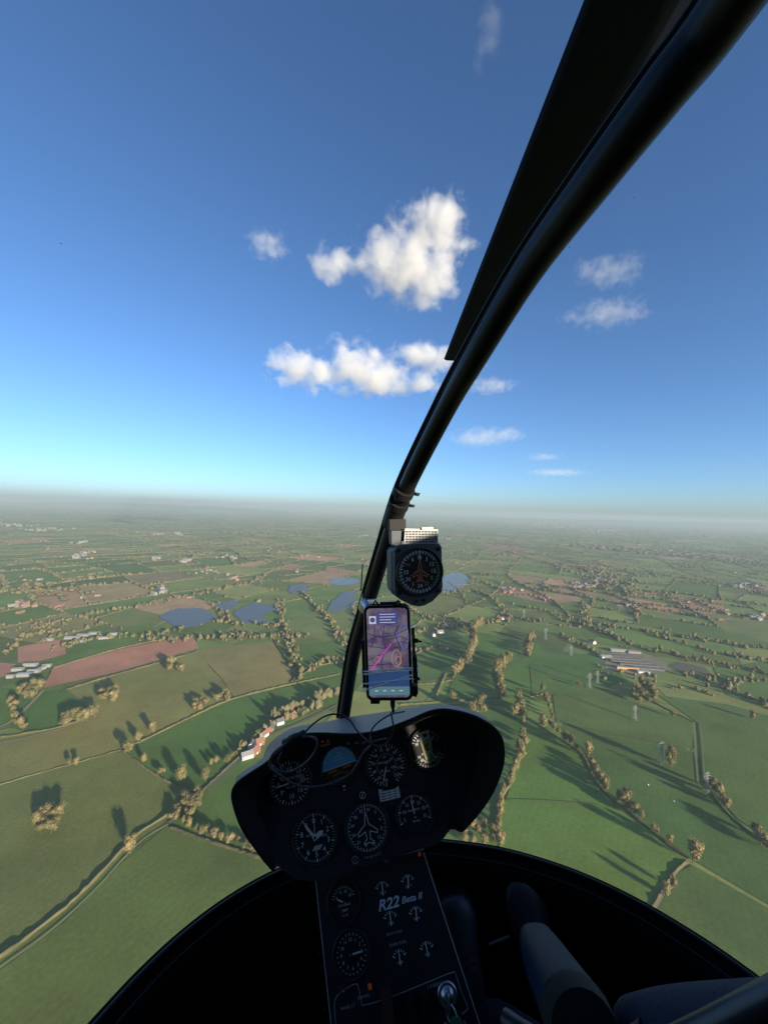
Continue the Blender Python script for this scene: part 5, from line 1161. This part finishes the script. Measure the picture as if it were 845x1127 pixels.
# post clamp collars
cl = empty('post_clamp', K(446, 548, .575)); tag(cl, 'black clamp collar with screw ears round the post just above the compass', 'clamp')
def on_post(px, py): return min(PL_, key=lambda p: (CX + F * p.dot(rt) / p.dot(fw) - px) ** 2 + (CY - F * p.dot(up) / p.dot(fw) - py) ** 2 if p.dot(fw) > .1 else 1e9)
for (x, y), m_ in (((446, 546), 1), ((441, 556), 0)):
    a = on_post(x, y); j = PL_.index(a); t = (PL_[j + 1] - PL_[j - 1]).normalized(); f = MB(); f.tube([a - t * .006, a + t * .006], .0165, 18, smooth=False); s_ = (rt - t * rt.dot(t)).normalized(); f.box(a + s_ * .019, s_ * .006, t * .003, fw * .005); f.tube([a + s_ * .022 - fw * .007, a + s_ * .022 + fw * .007], .0022, 8); f.build('collar', M_BLK, cl)
a = on_post(436, 562); j = PL_.index(a); f = MB(); f.tube([PL_[j - 1], PL_[j], PL_[j + 1]], .0150, 16); f.build('sleeve', M_BLK, cl)
# ---- phone with flight map, its cradle, elastic bands and cable
pc_, pu_, pv_, pn_ = frame(427, 718, .60, R(3), R(2.0)); ps = .60 / F
def pp(x, y, z=0): return pc_ + pu_ * x * ps + pv_ * y * ps + pn_ * z
phone = empty('phone', pc_); tag(phone, 'smartphone in a dark case showing a purple flight map, strapped below the compass', 'phone')
def rrect(w_, h_, r, z, n=5, cx=0, cy=0, fn=None):
    out = []
    for sx, sy, a0 in ((1, 1, 0), (-1, 1, 90), (-1, -1, 180), (1, -1, 270)):
        for k in range(n + 1): a = R(a0 + 90 * k / n); out.append((fn or pp)(cx + sx * (w_ - r) + math.cos(a) * r, cy + sy * (h_ - r) + math.sin(a) * r, z))
    return out
f = MB(); r_ = [rrect(24.6, 51.6, 6.5, -.010), rrect(25.6, 52.6, 7, -.007), rrect(25.6, 52.6, 7, .001), rrect(24.9, 51.9, 6.6, .0022), rrect(24.0, 51.0, 6, .0022), rrect(24.0, 51.0, 6, .0012)]
f.grid(r_, closed=True); f.poly(r_[0][::-1]); f.build('case', M_BLK, phone)
f = MB(); f.tube(rrect(25.0, 52.0, 6.6, .0016) + rrect(25.0, 52.0, 6.6, .0016)[:1], .0007, 6, caps=False); f.build('metal_edge', M_ALU, phone)
f = MB(); f.poly(rrect(24, 51, 6, .0013)); f.build('front_glass', mat('phone_glass', (.01, .01, .012), .12), phone)
def scr(name, col, es=1.0):
    return mat(name, (.02, .02, .02), .25, emit=col, es=es)
E_MAP = scr('map_lilac', (.24, .195, .29), .22)
# map screen: lilac chart with slow colour change
nt_ = E_MAP.node_tree; b_ = nt_.nodes['Principled BSDF']; tcn = nt_.nodes.new('ShaderNodeTexCoord'); nn = nt_.nodes.new('ShaderNodeTexNoise'); nn.inputs['Scale'].default_value = 60; nn.inputs['Detail'].default_value = 3; L(nt_, tcn.outputs['Object'], nn.inputs['Vector'])
crr = nt_.nodes.new('ShaderNodeValToRGB'); crr.color_ramp.elements[0].color = (.13, .10, .19, 1); crr.color_ramp.elements[0].position = .35; crr.color_ramp.elements[1].color = (.30, .25, .33, 1); crr.color_ramp.elements[1].position = .62; L(nt_, nn.outputs['Fac'], crr.inputs[0]); L(nt_, crr.outputs[0], b_.inputs['Emission Color'])
f = MB(); f.poly(rrect(22.3, 49, 4.5, .0016)); so_ = f.build('screen', E_MAP, phone)
E_BLUE = scr('screen_blue', (.03, .07, .20), .32); E_NAVY = scr('screen_navy', (.03, .035, .11), .8); E_TEAL = scr('screen_teal', (.08, .17, .21), .42); E_ROUTE = scr('route_magenta', (.36, .04, .32), .55); E_MLINE = scr('map_lines', (.03, .02, .08), .4); E_WHT = scr('screen_white', (.42, .42, .5), .5); E_OR = scr('airspace_orange', (.36, .17, .10), .5); E_RB = scr('airspace_blue', (.10, .12, .42), .5)
def sq(mb, x0, y0, x1, y1, z, mi=0): mb.poly([pp(x0, y0, z), pp(x1, y0, z), pp(x1, y1, z), pp(x0, y1, z)], mi)
f = MB(); sq(f, -22.2, -37, 22.2, -21, .0019, 0); sq(f, -22.2, -46.5, 22.2, -37, .0019, 1);  sq(f, -11, 31, 12, 45, .0019, 2); 
sq(f, -19.5, 32, -12, 40.5, .00195, 3); f.poly([pp(-15.8 + 2.8 * math.cos(a), 36.3 + 2.8 * math.sin(a), .0021) for a in [2 * PI * k / 14 for k in range(14)]], 2)
for y in (42, 39, 36, 33): sq(f, -8, y, 9 if y != 36 else 5, y + .7, .0021, 3)
for x in (-14, -5, 4, 13): sq(f, x - 1.6, -42, x + 1.6, -41, .0021, 3)

for mi_, (nm_, mt_) in enumerate((('screen_blue_panel', E_BLUE), ('screen_button_bar', E_TEAL), ('screen_text_box', E_NAVY), ('screen_text', E_WHT))):
    g2 = MB(); [g2.poly([f.v[k] for k in f.f[i]]) for i, q in enumerate(f.mi) if q == mi_]; par_to(g2.build(nm_, mt_), so_)
def mline(mb, pts, w_, mi, z=.0020):
    for (x0, y0), (x1, y1) in zip(pts[:-1], pts[1:]):
        P, Q = pp(x0, y0, z), pp(x1, y1, z); d = (Q - P).normalized(); n2 = pn_.cross(d) * (w_ * ps / 2); mb.poly([P - n2, Q - n2, Q + n2, P + n2], mi)
f = MB(); mline(f, [(-20,-20),(-6,-2),(4,10)], 1.4, 0)
for pts in ([(-22,22),(-8,17),(10,20),(22,26)], [(-22,8),(-5,5),(14,12),(22,10)], [(-20,14),(-10,19),(0,14),(14,18),(22,14)], [(-22,-8),(-4,0),(8,6),(22,4)], [(-3,30),(-5,18),(-2,4),(-8,-10),(-6,-20)], [(12,30),(8,20),(14,5),(10,-10)], [(-14,30),(-14,18),(-18,6)], [(-22,-14),(0,-12),(22,-16)]): mline(f, pts, .8, 1, .00195)
for cx_, cy_, rx, ry, mi in ((9, -6, 5, 9, 2), (11, -9, 3, 5, 2), (-12, -7, 3, 3, 2), (18, 18, 5, 14, 3), (2, 26, 9, 5, 1)): mline(f, [(cx_ + rx * math.cos(a), cy_ + ry * math.sin(a)) for a in [2 * PI * k / 14 for k in range(15)]], .6, mi, .00205)
ml = f.build('map_drawing', [E_ROUTE, E_MLINE, E_OR, E_RB]); par_to(ml, so_)

crd = empty('phone_holder', pp(0, 0, -.02)); tag(crd, 'black phone cradle with side knobs and bright metal arm clamped to the post', 'phone holder')
f = MB(); r_ = [rrect(22, 44, 4, -.018), rrect(22, 44, 4, -.0105)]; f.grid(r_, closed=True, smooth=False); f.poly(r_[0][::-1]); f.poly(r_[1]); f.build('back_plate', M_BLK, crd)
f = MB(); f.box(pp(28.2, 10, -.003), pu_ * 1.8 * ps, pv_ * 17 * ps, pn_ * .004); f.build('side_rail', M_ALU, crd)
for x_, y_, z_, a_, b_, c_ in ((28.8, -19, -.002, 2.6, 14, .006), (27, -40, -.001, 4.2, 4, .007), (-27, -12, -.003, 1.9, 26, .005), (-16, -53, -.002, 5, 2.2, .006)): f = MB(); f.box(pp(x_, y_, z_), pu_ * a_ * ps, pv_ * b_ * ps, pn_ * c_); f.build('clamp_jaw', M_BLK, crd)
f = MB(); f.tube([pp(28, 13, .0), pp(33, 12.5, .002)], .0034, 10); f.tube([pp(33, 12.5, .002), pp(37, 11.5, .002)], .0016, 8); f.tube([pp(29, -27, .002), pp(33.5, -29.5, .002)], .0022, 8); f.tube([pp(26, -45, 0), pp(30, -46, .002)], .0042, 10); f.build('knobs', M_BLK, crd)
a = on_post(405, 662)
f = MB(); f.tube([pp(-20, 44, -.014), pp(-27, 50, -.03), a + CW(.012, -.012, 0), a], [.006, .007, .008, .008], 10); f.build('metal_arm', M_ALU, crd)
j = PL_.index(a); t = (PL_[j + 1] - PL_[j - 1]).normalized(); f = MB(); f.tube([a - t * .022, a + t * .012], .0150, 18, smooth=False); f.build('post_clamp_ring', M_ALU, crd)
f = MB(); f.tube([pp(-16, 50, .0), pp(-12, 58, .003), pp(-7, 50, .0015)], .0016, 8); f.tube([pp(6, 50, .001), pp(13, 57, .004), pp(18, 49, .0018)], .0024, 8); f.box(pp(2, 53, -.002), pu_ * 9 * ps, pv_ * 2 * ps, pn_ * .003); f.build('top_hooks', M_BLK, crd)
f = MB(); f.tube([pp(-36, 54, -.10), pp(-35, 86, -.13)], .0012, 6); f.build('antenna', M_BLK, crd)
bnd = empty('elastic_bands', pp(0, -26, .003)); tag(bnd, 'pale teal elastic bands looped round the lower half of the phone', 'elastic bands')
M_BAND = mat('teal_rubber', (.80, .95, .90), .6)
for (y0, y1, s0) in ((-20, -16.5, 0), (-23, -18.5, 1), (-33.5, -28, 0), (-40, -24, 1)):
    f = MB(); f.tube([pp(-28, y0 + .4, -.009), pp(-30.6, y0, -.003), pp(-26, y0, .003), pp(0, (y0 + y1) / 2, .0032), pp(26, y1, .0035), pp(32.8, y1 + .5, -.002), pp(29, y1, -.010)], .0013, 6); f.build('band', M_BAND, bnd)
M_CABLE = mat('cable_black', (.020, .021, .023), .45); M_CABG = mat('cable_grey', (.040, .043, .050), .45)
chg = empty('charging_cable', pp(3, -60, 0)); tag(chg, 'dark charging cable hanging from the phone in a loop over the panel', 'cable')
f = MB(); f.tube([pp(3, -52, -.003), pp(3, -61, -.003)], [.0040, .0036], 10); f.tube([pp(3, -61, -.003), pp(3.4, -67, -.003)], [.0026, .0022], 8); f.build('plug', M_BLK, chg)
def cab(pts, r, m_, par, name='cord'): f = MB(); f.tube(smooth_pts([K(x, y, d) for x, y, d in pts], 6), r, 8); f.build(name, m_, par)
cab([(430,784,.60),(432,794,.60),(433,802,.605),(430,812,.61),(424,819,.61),(416,821,.61),(409,818,.61),(407.5,809,.62),(411,800,.62),(420,792,.62),(431,786,.63),(445,783,.66)], .0013, M_CABLE, chg)
hc = empty('headset_cable', K(323, 812, .60)); tag(hc, 'tangled dark headset cable with an inline plug lying over the left gauges and cowl', 'cable')
ax_ = (K(335, 807, .585) - K(313, 818, .595)).normalized()
f = MB(); A_, B_ = K(312.5, 817.5, .595), K(334.5, 807.5, .585)
f.tube([A_, A_ + (B_ - A_) * .3, A_ + (B_ - A_) * .34, A_ + (B_ - A_) * .62, A_ + (B_ - A_) * .66, B_], [.0050, .0054, .0066, .0066, .0054, .0058], 12); f.build('inline_plug', M_BLK, hc)
cab([(334,808,.585),(340,801,.585),(347,795,.59),(356,789,.60),(366,786,.61),(377,787.5,.61),(386,794,.61),(392,803,.61),(399,811,.61),(408,819,.612),(416,822,.615)], .0014, M_CABLE, hc)
cab([(334,812,.585),(341,811,.585),(347,813,.58),(349,820,.58),(345,830,.58),(337,839,.58),(327,846,.58),(317,850,.58),(306,848,.58),(299,842,.58),(298,835,.58),(303,829,.585),(312,822,.59),(320,816,.59)], .0017, M_CABG, hc)
cab([(322,814,.59),(312,820,.585),(304,826,.575),(299,832,.57),(296.5,839,.57),(299,846,.57),(308,853,.57),(318,860,.57),(328,864.5,.57),(340,866.5,.57),(354,865,.572),(366,862,.575),(377,857.5,.58),(386,851,.585),(391,843,.59),(396,835,.60),(402,826,.60),(408,820,.61)], .0016, M_CABG, hc)
cab([(299,843,.572),(303,850,.572),(312,857,.572),(322,862,.575),(330,862,.58),(322,852,.585),(312,845,.585),(306,838,.585),(310,828,.59)], .0012, M_CABLE, hc)
# ================================================================== pilot on the right hand seat
M_SKIN = mat('skin', (.42, .26, .19), .5); M_JACK = mat('navy_jacket', (.016, .024, .045), .9, var=.2, scale=25, bump=.6, bscale=180); M_TROU = mat('dark_trousers', (.012, .014, .022), .92, bump=.5, bscale=200); M_SHOE = mat('dark_shoe_leather', (.030, .031, .038), .42, bump=.2, bscale=400); M_HAIR = mat('brown_hair', (.05, .03, .02), .8); M_EYE = mat('eye_white', (.7, .68, .65), .3)
def skin(name, V, E, Rr, mats, parent, root=0, lv=2):
    me = bpy.data.meshes.new(name); me.from_pydata([tuple(CW(*v)) for v in V], E, []); o = bpy.data.objects.new(name, me); COL.objects.link(o)
    md = o.modifiers.new('s', 'SKIN'); md.use_smooth_shade = True
    for i, r in enumerate(Rr):
        sv = me.skin_vertices[0].data[i]; sv.radius = (r, r) if not hasattr(r, '__len__') else r; sv.use_root = (i == root)
    sb_ = o.modifiers.new('b', 'SUBSURF'); sb_.levels = lv; sb_.render_levels = lv
    bpy.context.view_layer.update(); dg = bpy.context.evaluated_depsgraph_get(); m2 = bpy.data.meshes.new_from_object(o.evaluated_get(dg)); bpy.data.objects.remove(o)
    for p in m2.polygons: p.use_smooth = True
    m2.materials.clear()
    for mm in mats: m2.materials.append(mm)
    ob = bpy.data.objects.new(name, m2); COL.objects.link(ob); ob.parent = parent; ob.location = -parent.location; return ob
per = empty('person', CW(.60, -.30, -1.1)); tag(per, 'seated pilot in navy jacket, one sleeve reaching in at the lower right to the grip', 'person')
V = [(.60,-.34,-.68),(.60,-.35,-.50),(.60,-.33,-.34),(.60,-.32,-.20),(.60,-.30,-.10),(.60,-.27,-.02),(.60,-.25,.09),
     (.44,-.27,-.19),(.43,-.05,-.24),(.46,.18,-.275),(.385,.29,-.42),(.31,.40,-.545),(.27,.44,-.595),
     (.76,-.28,-.19),(.80,-.12,-.38),(.78,.04,-.52),(.70,.22,-.60),(.66,.30,-.61),
     (.50,-.28,-.69),(.47,-.04,-.66),(.44,.22,-.62),(.40,.42,-.80),(.33,.74,-1.0),
     (.70,-.28,-.69),(.66,-.04,-.66),(.58,.22,-.62),(.40,.44,-.80),(.19,.76,-1.0)]
E = [(0,1),(1,2),(2,3),(3,4),(4,5),(5,6),(3,7),(7,8),(8,9),(9,10),(10,11),(11,12),(3,13),(13,14),(14,15),(15,16),(16,17),(0,18),(18,19),(19,20),(20,21),(21,22),(0,23),(23,24),(24,25),(25,26),(26,27)]
RR = [(.15,.12),(.145,.11),(.155,.12),(.12,.10),(.055,.055),(.055,.06),(.07,.085),.065,.056,.058,.052,.038,.026,.065,.052,.044,.033,.026,.085,.078,.062,.052,.042,.085,.078,.062,.052,.042]
body = skin('body', V, E, RR, [M_JACK, M_TROU, M_SKIN], per)
for p in body.data.polygons:
    c = p.center; x, y, z = c.dot(rt), c.dot(fw), c.dot(up)
    if z > -.10 and abs(x - .6) < .15: p.material_index = 2
    elif (y > .445 and z > -.70 and x < .40 and y < .5) or (y > .27 and x > .62 and z > -.66 and z < -.57 and abs(x - .67) < .05 and abs(y-.31) < .04): p.material_index = 2
    elif (y < .6 and z < -.60 and not (x > .68 and z > -.66 and y > .1)) or (z < -.62): p.material_index = 1
# hands: palm and five separate fingers closed round what they hold
def hand(c, d, side, n_):
    """c wrist end, d direction of the fingers, side thumb direction, n_ palm normal, in cabin coordinates"""
    c = Vector(c); d = Vector(d).normalized(); s = Vector(side).normalized(); n_ = Vector(n_).normalized()
    V = [c, c + d * .045, c + d * .08]; E = [(0, 1), (1, 2)]; Rr = [(.026, .018), (.036, .017), (.036, .014)]
    skin('palm', [tuple(v) for v in V], E, Rr, [M_SKIN], per, 0, 2)
    for k, (l, o) in enumerate(((.9, .030), (1.0, .010), (.95, -.010), (.78, -.028))):
        b = c + d * .075 + s * o; P = [b, b + d * .028 * l + n_ * .006, b + d * .040 * l + n_ * .030 * l, b + d * .022 * l + n_ * .046 * l, b + d * .006 + n_ * .044 * l]
        skin('finger', [tuple(v) for v in P], [(0, 1), (1, 2), (2, 3), (3, 4)], [.0095, .009, .0085, .008, .007], [M_SKIN], per, 0, 2)
    b = c + d * .025 + s * .026; P = [b, b + s * .022 + d * .018 + n_ * .010, b + s * .020 + d * .034 + n_ * .030, b + s * .004 + d * .040 + n_ * .046]
    skin('thumb', [tuple(v) for v in P], [(0, 1), (1, 2), (2, 3)], [.012, .0105, .0095, .008], [M_SKIN], per, 0, 2)
hand((.285, .425, -.60), (-.5, .2, -.75), (-.3, .9, .3), (-.6, -.3, .35)); hand((.66, .31, -.62), (-.2, 1, -.3), (-1, -.1, 0), (0, -.1, -1))
# head: shaped skull with face
hc_ = Vector((.60, -.235, .115)); f = MB(); rows = []
for i in range(15):
    t = PI * i / 14; z = math.cos(t); row = []
    for k in range(24):
        a = 2 * PI * k / 24; x = math.sin(t) * math.cos(a); y = math.sin(t) * math.sin(a); wx = .076 * (1 - .16 * max(0, -z) ** 1.2); wy = .096 if y < 0 else .092
        p = Vector((x * wx, y * wy * (1 - .12 * max(0, -z)), z * .118))
        if y > .5:
            nb = math.exp(-((x / .16) ** 2) - ((z + .12) / .22) ** 2); p.y += .022 * nb
            p.y -= .010 * math.exp(-(((abs(x) - .42) / .18) ** 2) - ((z - .06) / .14) ** 2); p.y += .006 * math.exp(-((x / .3) ** 2) - ((z + .52) / .1) ** 2); p.y += .006 * math.exp(-((x / .3) ** 2) - ((z + .85) / .15) ** 2)
        row.append(CW(hc_.x + p.x, hc_.y + p.y, hc_.z + p.z))
    rows.append(row)
f.grid(rows, closed=True); f.build('head', M_SKIN, per)
for s in (-1, 1):
    f = MB(); rows = [[CW(hc_.x + s * .031 + .012 * math.sin(PI * i / 6) * math.cos(2 * PI * k / 10), hc_.y + .078 + .008 * math.sin(PI * i / 6) * math.sin(2 * PI * k / 10), hc_.z + .008 + .009 * math.cos(PI * i / 6)) for k in range(10)] for i in range(7)]; f.grid(rows, closed=True); f.build('eye', M_EYE, per)
    f = MB(); c = CW(hc_.x + s * .078, hc_.y - .008, hc_.z - .005); f.tube([c - up * .028, c + rt * s * .008 - fw * .006, c + up * .028], [.006, .014, .008], 10); f.build('ear', M_SKIN, per)
f = MB(); f.tube([CW(hc_.x - .022, hc_.y + .088, hc_.z - .062), CW(hc_.x, hc_.y + .094, hc_.z - .060), CW(hc_.x + .022, hc_.y + .088, hc_.z - .062)], [.003, .006, .003], 8); f.build('mouth', mat('lips', (.36, .16, .13), .5), per)
f = MB(); rows = []
for i in range(9):
    t = PI * .56 * i / 8; rows.append([CW(hc_.x + .086 * math.sin(t) * math.cos(2 * PI * k / 24), hc_.y - .008 + .104 * math.sin(t) * math.sin(2 * PI * k / 24), hc_.z + .012 + .118 * math.cos(t) + (.02 if math.sin(2 * PI * k / 24) > .3 and i > 5 else -.02 * (i > 6))) for k in range(24)])
f.grid(rows, closed=True); f.build('hair', M_HAIR, per)
# shoes standing on the pedals, toes up
for (tx, ty, td), (hx, hy, hz), sx in (((574, 966, .87), (.33, .80, -1.03), .047), ((497, 986, .86), (.185, .80, -1.04), .044)):
    T = K(tx, ty, td); H_ = CW(hx, hy, hz); ax = (T - H_); ln_ = ax.length; ax.normalize(); s_ = (rt - ax * rt.dot(ax)).normalized(); b_ = ax.cross(s_); b_ = -b_ if b_.dot(fw) > 0 else b_
    f = MB(); rows = []
    for t, w_, h_, ho in ((-.02, .5, .5, 0), (.0, .72, .9, 0), (.15, .78, 1.15, .2), (.35, .74, 1.2, .25), (.5, .80, 1.0, .12), (.68, .98, .8, 0), (.82, 1.0, .68, -.03), (.92, .86, .56, -.05), (.98, .6, .42, -.05), (1.0, .25, .2, -.05)):
        c = H_ + ax * ln_ * t + b_ * (ho * .04); rows.append([c + s_ * sx * w_ * math.cos(a) + b_ * (.038 * h_ * (math.sin(a) if math.sin(a) > 0 else math.sin(a) * .7)) for a in [2 * PI * k / 20 for k in range(20)]])
    f.grid(rows, closed=True); f.poly(rows[-1]); sh = f.build('shoe', M_SHOE, per)
    f = MB(); rows = [[H_ + ax * ln_ * t + s_ * sx * w_ * 1.06 * s2 - b_ * z_ for s2, z_ in ((-1, .022), (-1, .034), (1, .034), (1, .022))] for t, w_ in ((-.02, .6), (.15, .78), (.45, .76), (.7, 1.0), (.88, .95), (1.0, .45))]; f.grid(rows, closed=True, smooth=False); so2 = f.build('sole', M_RUB); par_to(so2, sh)
    f = MB()
    for k in range(4): c = H_ + ax * ln_ * (.38 + k * .07) + b_ * (.052 - k * .004); f.tube([c - s_ * .022, c + b_ * .003, c + s_ * .022], .0022, 6)
    par_to(f.build('laces', M_RUB), sh)
